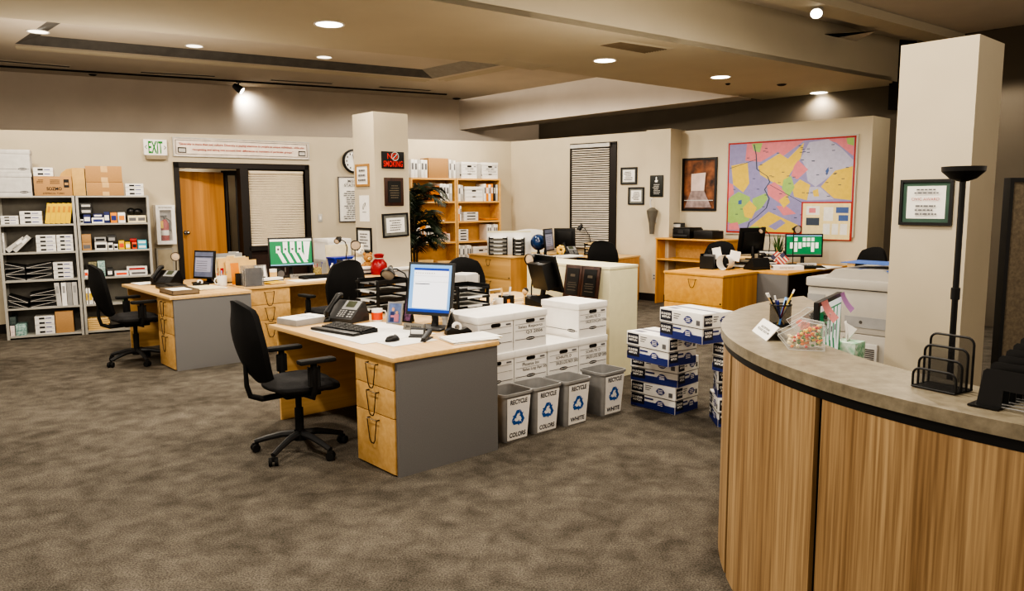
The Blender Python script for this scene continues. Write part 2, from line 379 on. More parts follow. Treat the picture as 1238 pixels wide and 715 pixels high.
# stepped crown moulding around the tray
g = G()
for k, (o_, w_) in enumerate(((.10, .035), (.22, .05))):
    for a, b in ((tA, tB), (tB, tC2)):
        d = (b - a).normalized(); n = Vector((d.y, -d.x, 0)) * -1
        if (a + n * .1 - cen).length < (a - cen).length: n = -n
        g.quad(tuple(a + n * o_ + Vector((0, 0, -.002))), tuple(b + n * o_ + Vector((0, 0, -.002))), tuple(b + n * (o_ + w_) + Vector((0, 0, -.02))), tuple(a + n * (o_ + w_) + Vector((0, 0, -.02))))
struct(g.ob('trim_ceiling', ceil_m))
fw = WallF((fwA2.x, fwA2.y), (fwB.x, fwB.y)); g, _, _ = wseg('', fw, 0, fw.L + 4, 0, ZT + .02, ZT + .02); struct(g.ob('wall_building_back', wall2_m))
# the big beam running to the right and the wall below it
bmZ = at(893, 115.5, ZS); bw = WallF((bmA.x, bmA.y), (bmZ.x, bmZ.y)); g = G(); P = [bw.P(-.02, 0), bw.P(bw.L, 0), bw.P(bw.L, 0, -.5), bw.P(-.02, 0, -.5)]; zb4 = [3.03, 3.19, 3.19, 3.03]
g.add([(p.x, p.y, z) for p, z in zip(P, zb4)] + [(p.x, p.y, ZT + .3) for p in P], [(0, 3, 2, 1), (4, 5, 6, 7), (0, 1, 5, 4), (1, 2, 6, 5), (2, 3, 7, 6), (3, 0, 4, 7)]); struct(g.ob('wall_bulkhead', wall2_m))
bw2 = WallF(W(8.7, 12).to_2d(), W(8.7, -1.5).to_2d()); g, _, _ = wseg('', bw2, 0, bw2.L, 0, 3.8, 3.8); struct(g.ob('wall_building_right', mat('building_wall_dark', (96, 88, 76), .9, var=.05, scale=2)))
dk = mat('painted_shade', (34, 31, 28), .95, var=.1, scale=2)  # shade at the far right, painted as dark ceiling and wall sheets
bx = WallF(L2g2.to_2d(), (8.6, 11.6)); g, _, _ = wseg('', bx, 0, 7, 2.85, ZR, ZR); struct(g.ob('wall_shade_right', dk))
struct(G().add([tuple(L1c), tuple(c1), tuple(up(L2g2, ZS)), (13, 12, ZS), (13, 17, ZS), (4, 17, ZS)], [(0, 1, 2, 3, 4, 5)]).ob('ceiling_shade', dk))
# ---- free-standing pillars
def pillar(name, pl, pc, pr, zt, z0=0, m=wall_m):
    a, b, c = at(*pl, zt), at(*pc, zt), at(*pr, zt); L = ((c - b).length + (b - a).length) / 2
    b0 = W(0, 0); P = [b, b + U * L, b + U * L + V * L, b + V * L]
    g = G(); g.add([(p.x, p.y, z) for z in (z0, zt) for p in P], [(0, 3, 2, 1), (4, 5, 6, 7), (0, 1, 5, 4), (1, 2, 6, 5), (2, 3, 7, 6), (3, 0, 4, 7)])
    return struct(g.ob(name, m)), b, L
_, SP, SPL = pillar('trim_pillar_small', (425, 139), (451, 134.7), (495.5, 137.5), 2.85)
_, BP, BPL = pillar('trim_pillar_large', (1087, 53), (1185, 41), (1230, 51), 2.55)
PLs = WallF((SP + V * SPL).to_2d(), SP.to_2d()); PFs = WallF(SP.to_2d(), (SP + U * SPL).to_2d())
PLb = WallF((BP + V * BPL).to_2d(), BP.to_2d()); PFb = WallF(BP.to_2d(), (BP + U * BPL).to_2d())
# ---- ceiling fixtures
def downlight(px, py, z, r, label, m=lens_m, power=0, ang=120):
    p = at(px, py, z); t = thing('downlight', label, 'ceiling light', p, 0, 'round ceiling lights')
    G().lathe([(r * 1.16, 0), (r * 1.16, -.008), (r, -.006), (r, 0)], 28).ob('trim_ring', white, t)
    G().lathe([(0, -.004), (r, -.004)], 28, sm=False).ob('lens', m, t)
    return p
def lamp(p, power, ang=164, blend=.55, col=(1, .9, .76), size=.09, aim=None, kind='SPOT'):
    l = bpy.data.lights.new('lamp_or_fill', kind); l.energy = power; l.color = col
    if kind == 'SPOT': l.spot_size = radians(ang); l.spot_blend = blend; l.shadow_soft_size = size
    else: l.shape = 'DISK'; l.size = size
    o = bpy.data.objects.new('lamp_or_fill', l); C.objects.link(o); o.location = p
    if aim is not None: o.rotation_euler = (Vector(aim) - Vector(p)).to_track_quat('-Z', 'Y').to_euler()
    return o
pts = [(398, 29, 'large bright round downlight above the back left desks, nearest the left'), (731, 73, 'round downlight below the dark square ceiling vent'),
       (871, 93, 'round downlight between vent and small sensors on soffit'), (990, 112, 'round downlight furthest along the soffit, beside the white pillar')]
for px, py, lb in pts:
    p = downlight(px, py, ZS, .115, lb); lamp(p - Vector((0, 0, .03)), 45 if px > 900 else 150)
for px, py, lb in ((46, 38, 'small downlight at left end of the recessed ceiling tray'), (235, 55.5, 'small downlight in recessed tray, middle of its three'), (392, 69, 'small downlight in recessed tray, right of its three')):
    p = downlight(px, py, ZI if px > 100 else ZT, .1, lb, lens_d)
def vent(q4, label, z, m, slats=9):
    P = [at(x, y, z) for x, y in q4]; c = sum(P, Vector()) / 4; t = thing('ceiling_vent', label, 'vent', c)
    L = [p - c for p in P]
    g = G(); 
    for i in range(4):
        j = (i + 1) % 4; a, b = L[i], L[j]; g.add([tuple(a) , tuple(b), tuple(b * .84 + Vector((0, 0, -.012))), tuple(a * .84 + Vector((0, 0, -.012)))], [(0, 1, 2, 3)])
    g.ob('frame', ceil_m, t)
    g = G(); g.add([tuple(p * .84 + Vector((0, 0, -.003))) for p in L], [(0, 1, 2, 3)]); g.ob('backing', m, t)
    g = G()
    for k in range(slats):
        f = (k + .5) / slats; a = (L[0].lerp(L[3], f)) * .84; b = (L[1].lerp(L[2], f)) * .84; w = (L[3] - L[0]) * (.84 / slats * .4)
        g.quad(tuple(a + Vector((0, 0, -.004))), tuple(b + Vector((0, 0, -.004))), tuple(b + w + Vector((0, 0, -.014))), tuple(a + w + Vector((0, 0, -.014))))
    g.ob('louvres', mat('vent_louvre', (120, 105, 84), .6) if m is not ceil_m else ceil_m, t)
vent([(747, 48), (816, 58.5), (782, 64.5), (717, 53)], 'dark louvred air vent in the ceiling soffit', ZS, mat('vent_dark', (40, 34, 28), .8))
vent([(609, 70), (678, 79), (646, 85), (588, 75.5)], 'pale flush air vent at the edge of ceiling soffit', ZS, ceil_m)
slm = mat('slot_dark', (34, 28, 24), .8)
for i, (a, b, lb) in enumerate((((-60, 67), (85, 79.5), 'long dark slot diffuser at far left of the back ceiling'), ((170, 86), (260, 91), 'dark slot diffuser left of the ceiling spotlight'), ((328, 95.5), (403, 100), 'dark slot diffuser right of the ceiling spotlight'), ((460, 104), (523, 108.5), 'short dark slot diffuser nearest the ceiling corner'))):
    p, q = at(*a, ZT), at(*b, ZT); d = (q - p).normalized(); n = Vector((-d.y, d.x, 0)) * .15
    t = thing('slot_diffuser', lb, 'vent', (p + q) / 2 - Vector((0, 0, .001)), 0, 'slot diffusers in the back ceiling')
    c = (p + q) / 2; L = [p - c, q - c, q - c + n, p - c + n]; G().add([tuple(x + Vector((0, 0, -.004 if 1 else 0))) for x in L], [(0, 1, 2, 3)]).ob('slot', slm, t)
    G().tube([tuple(x + Vector((0, 0, -.002))) for x in L], .008, 4, closed=True).ob('frame', ceilw_m, t)
p, q = at(-40, 76.5, ZT), at(540, 113.5, ZT)
tr = thing('lighting_track', 'thin dark lighting track along the back ceiling', 'track', (p + q) / 2); c = (p + q) / 2
G().tube([tuple(p - c + Vector((0, 0, -.012))), tuple(q - c + Vector((0, 0, -.012)))], .014, 4).ob('rail', slm, tr)
def spotlight(px, py, D, label, tilt, az, z):
    p = at(px, py, z); t = thing('spotlight', label, 'ceiling light', p, az)
    G().cyl(.035, -.03, 0).tube([(0, 0, -.03), (0, 0, -.08)], .012).ob('mount', black, t)
    g = G(); g.M = T3(0, 0, -.12) @ RY(tilt); g.lathe([(.0, .1), (.04, .09), (.06, .0), (.065, -.07), (.058, -.07)], 20); g.ob('lamp_housing', lgrey if z == ZR else charcoal, t)
    g = G(); g.M = T3(0, 0, -.12) @ RY(tilt); g.lathe([(0, -.066), (.058, -.066)], 20, sm=False); g.ob('lens', lens_m, t)
    return p
spotlight(288, 98, 0, 'small spotlight glowing on the ceiling track over exit sign', -55, 0, ZT)
spotlight(988, -2, 0, 'bright round spotlight on raised ceiling at top of photo', 48, radians(67), ZR)
for px, py, z, r, lb in ((954, 98.5, ZS, .055, 'small dark round sensor flush in the ceiling soffit'), (945, 99.5, ZS, .0, ''), (1205, 36, ZR, .06, 'dark round fitting on raised ceiling above large pillar'), (112, 90, ZT, .05, 'tiny dark disc on the back ceiling at left'), (552, 119, ZT, .07, 'small black camera in the far ceiling corner'), (880, 101, ZS, .03, 'tiny sprinkler head below soffit downlight')):
    if r == 0: continue
    if px == 954: px, py = 945, 102
    t = thing('ceiling_sensor', lb, 'sensor', at(px, py, z)); G().lathe([(r, 0), (r, -.012), (r * .6, -.02), (0, -.02)], 18).ob('body', slm, t); G().lathe([(r * 1.2, -.001), (r * 1.2, -.004), (r, -.006)], 18).ob('ring', black, t)
# ================================================================== LEFT WALL: office front, door, signs
frm = G(); fwid = .075
x0, x1 = oL; zt = (dz0 + dz1) / 2
xm = WL.sz(291, 240)[0]; xm2 = WL.sz(298, 240)[0]
MWL = Matrix.Translation(WL.A) @ Matrix.Rotation(WL.rz, 4, 'Z')
frm.M = MWL
frm.box(x0, -.03, 0, x0 + .07, .16, zt).box(x1 - .07, -.03, 0, x1, .16, zt).box(x0, -.03, zt - .07, x1, .16, zt + .01).box(xm, -.03, 0, xm2 + .03, .16, zt - .07)
zs = WL.sz(330, 297)[1]; frm.box(xm2, -.03, zs - .07, x1, .16, zs)
of = struct(frm.ob('window_1', dkframe)); 
g = G(); g.M = MWL; g.box(xm2 + .03, .03, 0, x1 - .07, .09, zs - .07); g.ob('window_panel', dkpanel, of)
def blinds(g, xa, xb, za, zb, y, n, gap=.6):
    h = (zb - za) / n
    for i in range(n):
        z = za + h * i
        g.add([(xa, y - .008, z), (xb, y - .008, z), (xb, y + .008, z + h * gap), (xa, y + .008, z + h * gap)], [(0, 1, 2, 3)])
    g.box(xa, y - .02, zb - .03, xb, y + .02, zb + .005); g.box(xa, y - .012, za - .015, xb, y + .012, za)
bl = mat('blind_slat', (226, 212, 188), .5, var=.03)
g = G(); g.M = MWL; blinds(g, xm2 + .05, x1 - .09, zs + .02, zt - .1, .02, 44, .75); g.ob('blind', bl, of)
g = G(); g.M = MWL; g.box(xm2 + .04, .06, zs, x1 - .07, .07, zt - .07); g.ob('window_back', mat('dark_glass', (60, 50, 40), .2), of)
g = G(); g.M = MWL; g.box(xm2 + .05 + .5 * (x1 - xm2), -.005, zs - .42, xm2 + .054 + .5 * (x1 - xm2), -.003, zs + .02); g.ob('blind_cord', white, of)
# wooden door standing open behind the opening, and the room behind it
dA = WL.P(x0 + .09, 0, -.2); dB = WL.P(xm - .12, 0, -.42); dw = WallF(dA.to_2d(), dB.to_2d())
g, _, _ = wseg('', dw, 0, dw.L, .02, 2.1, 2.1, th=.045); do = struct(g.ob('door_1', door_w))
kx, kz = dw.sz(224.6, 281.5); g = G(); g.M = Matrix.Translation(dw.A) @ Matrix.Rotation(dw.rz, 4, 'Z')
g.ball((kx, -.06, kz), .03).tube([(kx, 0, kz), (kx, -.06, kz)], .012).add([(kx + .035 * cos(i * pi / 6), -.006, kz + .035 * sin(i * pi / 6)) for i in range(12)], [tuple(range(12))]); g.ob('door_knob', chrome, do)
df = WallF(WL.P(xm - .13, 0, -.5).to_2d(), WL.P(xm + .3, 0, -.25).to_2d())
g = G(); g.M = Matrix.Translation(df.A) @ Matrix.Rotation(df.rz, 4, 'Z'); g.box(0, 0, 0, .08, .06, 2.13).box(0, 0, 2.06, .5, .06, 2.13).box(.2, .01, 0, .21 + .05, .05, 2.06); struct(g.ob('trim_inner_door_frame', dkframe))
rm = WallF(WL.P(x0 - .6, 0, -1.6).to_2d(), WL.P(x1 + .6, 0, -1.1).to_2d()); g, _, _ = wseg('', rm, 0, rm.L, 0, 2.55, 2.55, th=.05); struct(g.ob('wall_inner_office', wall_m))
pin = WL.P(x0 + .55, 2.52, -1.15); lamp(pin, 14, 100, aim=pin - Vector((0, 0, 1)))
# wall_left items
def frame_on(t, w, h, fw=.02, fm=black, bm_=paper, dep=.025, matb=None, mw=.0):
    G().box(-w / 2, -dep, -h / 2, w / 2, 0, -h / 2 + fw).box(-w / 2, -dep, h / 2 - fw, w / 2, 0, h / 2).box(-w / 2, -dep, -h / 2 + fw, -w / 2 + fw, 0, h / 2 - fw).box(w / 2 - fw, -dep, -h / 2 + fw, w / 2, 0, h / 2 - fw).ob('frame', fm, t)
    G().box(-w / 2 + fw * .5, -dep * .5, -h / 2 + fw * .5, w / 2 - fw * .5, -.001, h / 2 - fw * .5).ob('backing' if matb else 'sheet', matb or bm_, t)
    if matb: G().box(-w / 2 + fw + mw, -dep * .6, -h / 2 + fw + mw, w / 2 - fw - mw, -dep * .4, h / 2 - fw - mw).ob('sheet', bm_, t)
def lines(t, x0, x1, z0, z1, n, y, m=inkg, name='print_pattern', jit=.25, face='F'):
    g = G(); h = (z1 - z0) / n; rn = random.Random(int(abs(x0) * 9999) + n)
    for i in range(n):
        z = z1 - h * (i + .5); a = x0 + (x1 - x0) * rn.random() * jit; b = x1 - (x1 - x0) * rn.random() * jit
        x = a
        while x < b:
            wl = min(b - x, (x1 - x0) * (.06 + .1 * rn.random()))
            if wl > (x1 - x0) * .02: g.quad((x, y, z - h * .2), (x + wl, y, z - h * .2), (x + wl, y, z + h * .2), (x, y, z + h * .2))
            x += wl + (x1 - x0) * .025
    return g.ob(name, m, t)
t, w, h = WL.thing('exit_sign', 'white EXIT sign with green letters and side arrows', 'sign', (173, 169, 201, 188), 0)
G().box(-w / 2, -.05, -h / 2, w / 2, 0, h / 2, bev=.004).ob('housing', white, t); text('EXIT', t, green, (0, -.052, 0), w=w * .62, h=h * .78, bold=.02)
text('<', t, inkg, (-w * .41, -.052, 0), h=h * .28, w=w * .09, name='arrow', bold=.01); text('>', t, inkg, (w * .41, -.052, 0), h=h * .28, w=w * .09, name='arrow', bold=.01)
G().box(-w / 2 + .02, -.06, -h / 2 - .06, w / 2 - .02, 0, -h / 2, bev=.004).ob('base', mat('sign_base', (150, 136, 112), .6), t)
s0 = WL.sz(208, 167); s1 = WL.sz(373, 171); s2 = WL.sz(208, 190.5); w = s1[0] - s0[0]; h = s0[1] - s2[1]
t = thing('wall_banner', 'long white banner with red diversity quote above office window', 'sign', WL.P((s0[0] + s1[0]) / 2, (s0[1] + s1[1]) / 2 - h / 2 + .0, 0), WL.rz)
frame_on(t, w, h, .015, mat('silver_frame', (190, 188, 182), .4), mat('banner_pinkish', (234, 222, 208), .7))
g = G(); q = .035
for k in (q,): g.box(-w / 2 + k, -.02, h / 2 - k - .006, w / 2 - k, -.014, h / 2 - k).box(-w / 2 + k, -.02, -h / 2 + k, w / 2 - k, -.014, -h / 2 + k + .006).box(-w / 2 + k, -.02, -h / 2 + k, -w / 2 + k + .006, -.014, h / 2 - k).box(w / 2 - k - .006, -.02, -h / 2 + k, w / 2 - k, -.014, h / 2 - k)
g.ob('border_line', inkg, t)
text('"Diversity is more than just culture. Diversity is paying attention to people as unique individuals, while also', t, red_ink, (0, -.022, h * .15), w=w * .92, h=h * .15, bold=.012)
text('recognizing and taking into account their differences as members of particular groups."', t, red_ink, (0, -.022, -h * .12), w=w * .74, h=h * .15, bold=.012)
for sx in (-1, 1):
    G().box(sx * w * .44 - .055, -.02, -h * .3, sx * w * .44 + .055, -.016, -h * .02).ob('emblem', ink, t); G().box(sx * w * .44 - .045, -.022, -h * .26, sx * w * .44 + .045, -.0205, -h * .08).ob('emblem_face', lgrey, t)
# clock
s0, z0 = WL.sz(427, 195); t = thing('wall_clock', 'round wall clock with black rim half behind pillar', 'clock', WL.P(s0, z0), WL.rz); r = .19
g = G(); g.M = RX(90); g.lathe([(r, 0), (r, .05), (r - .025, .055), (r - .03, .03)], 32); g.ob('rim', black, t)
g = G(); g.M = RX(90); g.lathe([(0, .028), (r - .02, .028)], 32, sm=False); g.ob('face', white, t)
g = G()
for k in range(12): a = k * pi / 6; c = Vector((sin(a) * .125, -.03, cos(a) * .125)); g.box(c.x - .008, -.032, c.z - .014, c.x + .008, -.03, c.z + .014)
g.ob('dial_print', ink, t); G().tube([(0, -.036, 0), (.05, -.036, .05)], .005).tube([(0, -.036, 0), (-.02, -.036, .11)], .004).ob('hands', ink, t)
t, w, h = WL.thing('mission_poster', 'framed white mission statement poster hanging left of pillar', 'poster', (409, 214, 449, 268)); frame_on(t, w, h, .012, inkg)
text('MISSION\nSTATEMENT', t, inkg, (0, -.027, h * .36), w=w * .66, h=h * .16, bold=.01); lines(t, -w * .4, w * .4, -h * .45, h * .2, 14, -.027)
t, w, h = WL.thing('light_switch', 'beige wall switch plate beside the office window', 'switch', (384.5, 259, 389.5, 268.5)); G().box(-w / 2, -.01, -h / 2, w / 2, 0, h / 2, bev=.003).ob('plate', lgrey, t); G().box(-.012, -.02, -.025, .012, -.01, .025).ob('toggle', white, t)
# extinguisher cabinet
t, w, h = WL.thing('extinguisher_cabinet', 'white wall cabinet with glass door holding a fire extinguisher', 'cabinet', (186, 248, 209, 295), .0)
d = .16; G().box(-w / 2, -.012, -h / 2, w / 2, 0, h / 2).box(-w / 2, -d, -h / 2, w / 2, -.012, -h / 2 + .02).box(-w / 2, -d, h / 2 - .02, w / 2, -.012, h / 2).box(-w / 2, -d, -h / 2 + .02, -w / 2 + .015, -.012, h / 2 - .02).box(w / 2 - .015, -d, -h / 2 + .02, w / 2, -.012, h / 2 - .02).ob('body', white, t)
G().box(-w / 2, -d - .015, -h / 2, -w / 2 + .05, -d, h / 2).box(w / 2 - .05, -d - .015, -h / 2, w / 2, -d, h / 2).box(-w / 2 + .05, -d - .015, h / 2 - .07, w / 2 - .05, -d, h / 2).box(-w / 2 + .05, -d - .015, -h / 2, w / 2 - .05, -d, -h / 2 + .05).ob('door', white, t)
G().box(-w / 2 + .05, -d - .006, -h / 2 + .05, w / 2 - .05, -d - .002, h / 2 - .07).ob('pane', mat('clear_pane', (240, 244, 246), .05, alpha=.1), t)
text('FIRE EXTINGUISHER', t, inkg, (0, -d - .017, h / 2 - .035), w=w * .7, h=.025)
ep = t.matrix_basis; t2 = thing('fire_extinguisher', 'red fire extinguisher with yellow tag inside white cabinet', 'extinguisher', t.location - Vector((0, 0, h / 2 - .025)) - WL.n * .085, WL.rz)
G().lathe([(0, 0), (.05, 0), (.055, .02), (.055, .26), (.035, .3), (.018, .32), (0, .32)], 20).ob('cylinder', red, t2); G().cyl(.014, .32, .36, n=10).box(-.05, -.01, .355, .03, .01, .375).ob('valve_handle', black, t2)
G().lathe([(.0562, .1), (.0562, .17)], 20).ob('band_label', white, t2); G().box(-.07, -.06, .2, -.03, -.057, .3).ob('tag', yellow, t2); G().tube([(.02, 0, .34), (.07, 0, .3), (.065, 0, .15)], .007).ob('hose', black, t2)
# ================================================================== RIGHT WALL
t, w, h = WR.thing('x', '', '', (690, 174, 744, 297)); C.objects.unlink(t); bpy.data.objects.remove(t)
s0 = WR.sz(690, 235)[0]; s1 = WR.sz(745.5, 235)[0]; za = WR.sz(744, 300)[1]; zb = (WR.sz(690, 176)[1] + WR.sz(744, 172.5)[1]) / 2
MWR = Matrix.Translation(WR.A) @ Matrix.Rotation(WR.rz, 4, 'Z')
g = G(); g.M = MWR; g.box(s0, -.03, za, s0 + .05, .02, zb).box(s1 - .12, -.03, za, s1, .02, zb).box(s0, -.03, zb - .03, s1, .02, zb + .02).box(s0, -.03, za - .03, s1, .02, za)
w2 = struct(g.ob('window_2', dkframe)); g = G(); g.M = MWR; g.box(s0 + .03, -.012, za, s1 - .08, -.002, zb - .03); g.ob('pane', mat('dark_glass2', (50, 44, 38), .2), w2)
g = G(); g.M = MWR; blinds(g, s0 + .05, s1 - .13, za, zb - .03, -.035, 46, .6); g.ob('blind', mat('blind_grey', (196, 188, 174), .45), w2)
g = G(); g.M = MWR; g.box(s0 + .03, -.07, zb - .06, s1 - .11, -.03, zb); g.ob('head_rail', lgrey, w2)
def cert(wf_, rect, label, cat='certificate', name='framed_certificate', fm=black, fw=.022, matb=None, mw=.025, n=5, title=None, tm=inkg, sheet=paper, group=None):
    t, w, h = wf_.thing(name, label, cat, rect, 0, group); frame_on(t, w, h, fw, fm, sheet, .022, matb, mw)
    iw = w - 2 * fw - (2 * mw if matb else 0); ih = h - 2 * fw - (2 * mw if matb else 0)
    if title: text(title, t, tm, (0, -.024, ih * .1), w=iw * .72, name='lettering'); lines(t, -iw * .38, iw * .38, -ih * .42, -ih * .05, n // 2, -.024); lines(t, -iw * .4, iw * .4, ih * .24, ih * .44, 2, -.024)
    elif n: lines(t, -iw * .4, iw * .4, -ih * .4, ih * .4, n, -.024)
    return t
mgrey = mat('mat_grey', (120, 122, 118), .8); mgreen = mat('mat_green', (70, 96, 84), .8)
cert(WR, (751, 202.5, 770.5, 223), 'small black framed certificate, upper left beside blind window', matb=mgrey, mw=.02)
cert(WR, (760, 226.5, 779, 247.5), 'small black framed certificate, lower right beside blind window', matb=mgrey, mw=.03)
t, w, h = WP.thing('wall_plaque', 'dark upright plaque with white figure print on pilaster', 'plaque', (786.5, 212, 802, 238)); G().box(-w / 2, -.02, -h / 2, w / 2, 0, h / 2, bev=.003).ob('board', mat('plaque_green_black', (26, 30, 26), .5), t)
G().prism([(-.02, .06), (.02, .06), (.03, .09), (.005, .1), (.012, .13), (0, .15), (-.012, .13), (-.01, .1), (-.03, .08)], -.022, -.0205, plane='xz').ob('emblem', white, t); lines(t, -w * .3, w * .3, -h * .4, h * .1, 7, -.022, lgrey)
s0, z0 = WP.sz(791, 262); t = thing('hand_vacuum', 'grey handheld vacuum hanging on its pilaster wall bracket', 'vacuum cleaner', WP.P(s0, z0), WP.rz)
G().box(-.05, -.02, -.1, .05, 0, .1, bev=.005).ob('wall_bracket', lgrey, t)
g = G(); g.M = T3(.01, -.08, 0); g.lathe([(0, -.28), (.035, -.28), (.05, -.1), (.085, .06), (.09, .1), (.04, .14), (0, .15)], 12); g.ob('body', mat('vacuum_grey', (96, 92, 84), .5), t)
G().tube([(0, -.08, .12), (-.03, -.08, .2), (-.02, -.08, .27), (.0, -.06, .3)], .012).ob('handle', lgrey, t)
s0, z0 = WP.sz(791, 335); t = thing('wall_outlet', 'beige electrical outlet low on the pilaster wall', 'outlet', WP.P(s0, z0), WP.rz); G().box(-.035, -.008, -.058, .035, 0, .058, bev=.002).ob('plate', lgrey, t); G().box(-.015, -.01, .01, .015, -.008, .035).box(-.015, -.01, -.035, .015, -.008, -.01).ob('sockets', inkg, t)
# framed photo of a lane
t, w, h = WM.thing('framed_photo', 'black framed picture of a pale lane between brown cliffs', 'picture', (825.5, 191, 867, 255)); frame_on(t, w, h, .035, black, mat('photo_cliff', (40, 24, 18), .6, c2=(150, 92, 56), scale=7))
G().prism([(-w * .22, -h * .12), (w * .16, -h * .12), (w * .2, h * .22), (-w * .22, h * .2)], -.03, -.026, plane='xz').ob('pale_gap', mat('photo_pale', (206, 186, 178), .6), t)
G().prism([(-w * .4, -h * .44), (w * .38, -h * .44), (w * .16, -h * .12), (-w * .22, -h * .12)], -.03, -.026, plane='xz').ob('lane', mat('photo_lane', (150, 132, 130), .6, var=.2), t)
G().box(-w * .42, -.031, -h * .31, w * .42, -.029, -h * .295).ob('thin_line', lgrey, t)
# the county map
s0 = WM.sz(882, 173); s1 = WM.sz(1036.5, 164.5); s2 = WM.sz(881, 280); s3 = WM.sz(1032, 287); w = s1[0] - s0[0]; zt_ = (s0[1] + s1[1]) / 2; zb_ = (s2[1] + s3[1]) / 2; h = zt_ - zb_
t = thing('wall_map', 'large coloured county map board with red border on wall', 'map', WM.P((s0[0] + s1[0]) / 2, (zt_ + zb_) / 2), WM.rz)
frame_on(t, w + .04, h + .04, .02, mat('map_edge_silver', (176, 172, 160), .4), paper2)
mc = [mat('map_' + n, tuple(v * .9 for v in c), .55, var=.04, scale=20) for n, c in (('lilac', (148, 142, 188)), ('yellow', (226, 194, 74)), ('pink', (222, 128, 138)), ('green', (156, 192, 104)), ('pale', (184, 182, 206)), ('cream', (240, 222, 166)), ('red', (178, 42, 34)), ('river', (58, 72, 92)), ('white', (238, 236, 228)), ('blue', (70, 100, 160)))]
g = G(); X = lambda a: -w / 2 + a * w; Z = lambda b: h / 2 - b * h
def mp(pts, mi, y): g.add([(X(a), -y, Z(b)) for a, b in pts], [tuple(range(len(pts)))], mi)
mp([(0, 0), (1, 0), (1, 1), (0, 1)], 6, .0262); mp([(.012, .018), (.988, .018), (.988, .98), (.012, .98)], 0, .0266)
Y = .027
mp([(.16, .02), (.62, .02), (.45, .18), (.42, .12), (.28, .22), (.15, .2)], 2, Y); mp([(.78, .02), (.985, .02), (.985, .2), (.93, .14), (.86, .06)], 2, Y)
mp([(.2, .02), (.29, .02), (.27, .12), (.22, .1)], 3, Y + .0004); mp([(.93, .02), (.985, .02), (.985, .1), (.94, .08)], 3, Y + .0006)
mp([(.26, .27), (.43, .14), (.5, .2), (.62, .04), (.6, .2), (.52, .36), (.48, .5), (.38, .44), (.28, .36)], 1, Y + .0003)
mp([(.03, .25), (.17, .22), (.19, .45), (.14, .55), (.05, .46)], 1, Y); mp([(.012, .44), (.05, .46), (.06, .56), (.012, .62)], 2, Y)
mp([(.03, .6), (.1, .54), (.2, .6), (.2, .86), (.08, .92), (.012, .88), (.012, .66)], 3, Y + .0003); mp([(.22, .62), (.33, .56), (.35, .62), (.3, .72), (.23, .78)], 3, Y)
mp([(.14, .72), (.2, .64), (.26, .72), (.22, .84), (.16, .82)], 1, Y + .0006); mp([(.34, .48), (.4, .44), (.52, .58), (.46, .68), (.35, .58)], 2, Y + .0006)
mp([(.47, .42), (.53, .38), (.56, .5), (.52, .6), (.46, .52)], 3, Y + .0008); mp([(.54, .5), (.6, .42), (.68, .48), (.66, .64), (.56, .6)], 1, Y + .0006)
mp([(.55, .28), (.58, .22), (.66, .32), (.58, .42), (.53, .38)], 2, Y + .0009); mp([(.44, .64), (.5, .58), (.53, .66), (.48, .72)], 1, Y + .0009); mp([(.42, .7), (.5, .7), (.58, .78), (.48, .8)], 2, Y + .0007)
mp([(.6, .2), (.66, .04), (.8, .02), (.9, .12), (.985, .24), (.985, .3), (.86, .36), (.72, .5), (.66, .44), (.64, .3)], 4, Y + .0004)
mp([(.76, .5), (.86, .34), (.985, .3), (.985, .64), (.86, .62)], 1, Y + .0005); mp([(.68, .5), (.75, .5), (.86, .63), (.66, .64)], 4, Y + .0006); mp([(.7, .54), (.74, .52), (.75, .6), (.71, .6)], 1, Y + .0008)
mp([(.18, .96), (.36, .76), (.6, .9), (.62, .98), (.3, .98)], 1, Y + .0004); mp([(.36, .92), (.46, .84), (.5, .88), (.42, .96)], 0, Y + .0008); mp([(.02, .9), (.1, .88), (.12, .97), (.02, .97)], 2, Y + .0006); mp([(.2, .93), (.28, .92), (.3, .98), (.18, .98)], 3, Y + .0007)
riv = [(.22, .03), (.24, .14), (.25, .3), (.34, .38), (.36, .44), (.32, .52), (.36, .62), (.34, .72), (.26, .82), (.2, .88), (.18, .97)]
for a, b in zip(riv, riv[1:]): mp([(a[0] - .004, a[1]), (b[0] - .004, b[1]), (b[0] + .005, b[1]), (a[0] + .005, a[1])], 7, Y + .0012)
for a, b in (((.02, .28), (.25, .19)), ((.36, .47), (.62, .66)), ((.62, .66), (.98, .66))): mp([(a[0], a[1] - .003), (b[0], b[1] - .003), (b[0], b[1] + .003), (a[0], a[1] + .003)], 7, Y + .0011)
mp([(.79, .34), (.81, .3), (.815, .34), (.8, .39)], 9, Y + .0012); mp([(.1, .64), (.13, .63), (.13, .68), (.1, .68)], 9, Y + .0012)
rn = random.Random(3)
for k in range(55):
    a, b = rn.uniform(.04, .94), rn.uniform(.05, .6) if k % 2 else rn.uniform(.05, .9)
    if a > .62 and b > .62: continue
    mp([(a, b), (a + .022, b), (a + .022, b + .007), (a, b + .007)], 7, Y + .0013)
mp([(.62, .655), (1, .655), (1, 1.05), (.62, 1.05)], 6, Y + .0015); mp([(.632, .67), (.985, .67), (.985, 1.04), (.632, 1.04)], 5, Y + .0018)
for r_, mi in (((.66, .7, .76, .79), 8), ((.66, .82, .76, .9), 7), ((.79, .71, .86, .85), 8), ((.88, .71, .97, .77), 9), ((.9, .79, .97, .85), 9), ((.79, .88, .84, .99), 8), ((.855, .88, .9, .99), 8), ((.915, .88, .965, .99), 8), ((.68, .72, .73, .77), 2)):
    mp([(r_[0], r_[1]), (r_[2], r_[1]), (r_[2], r_[3]), (r_[0], r_[3])], mi, Y + .002 + (.0003 if mi == 2 else 0))
g.ob('map_print', mc, t)
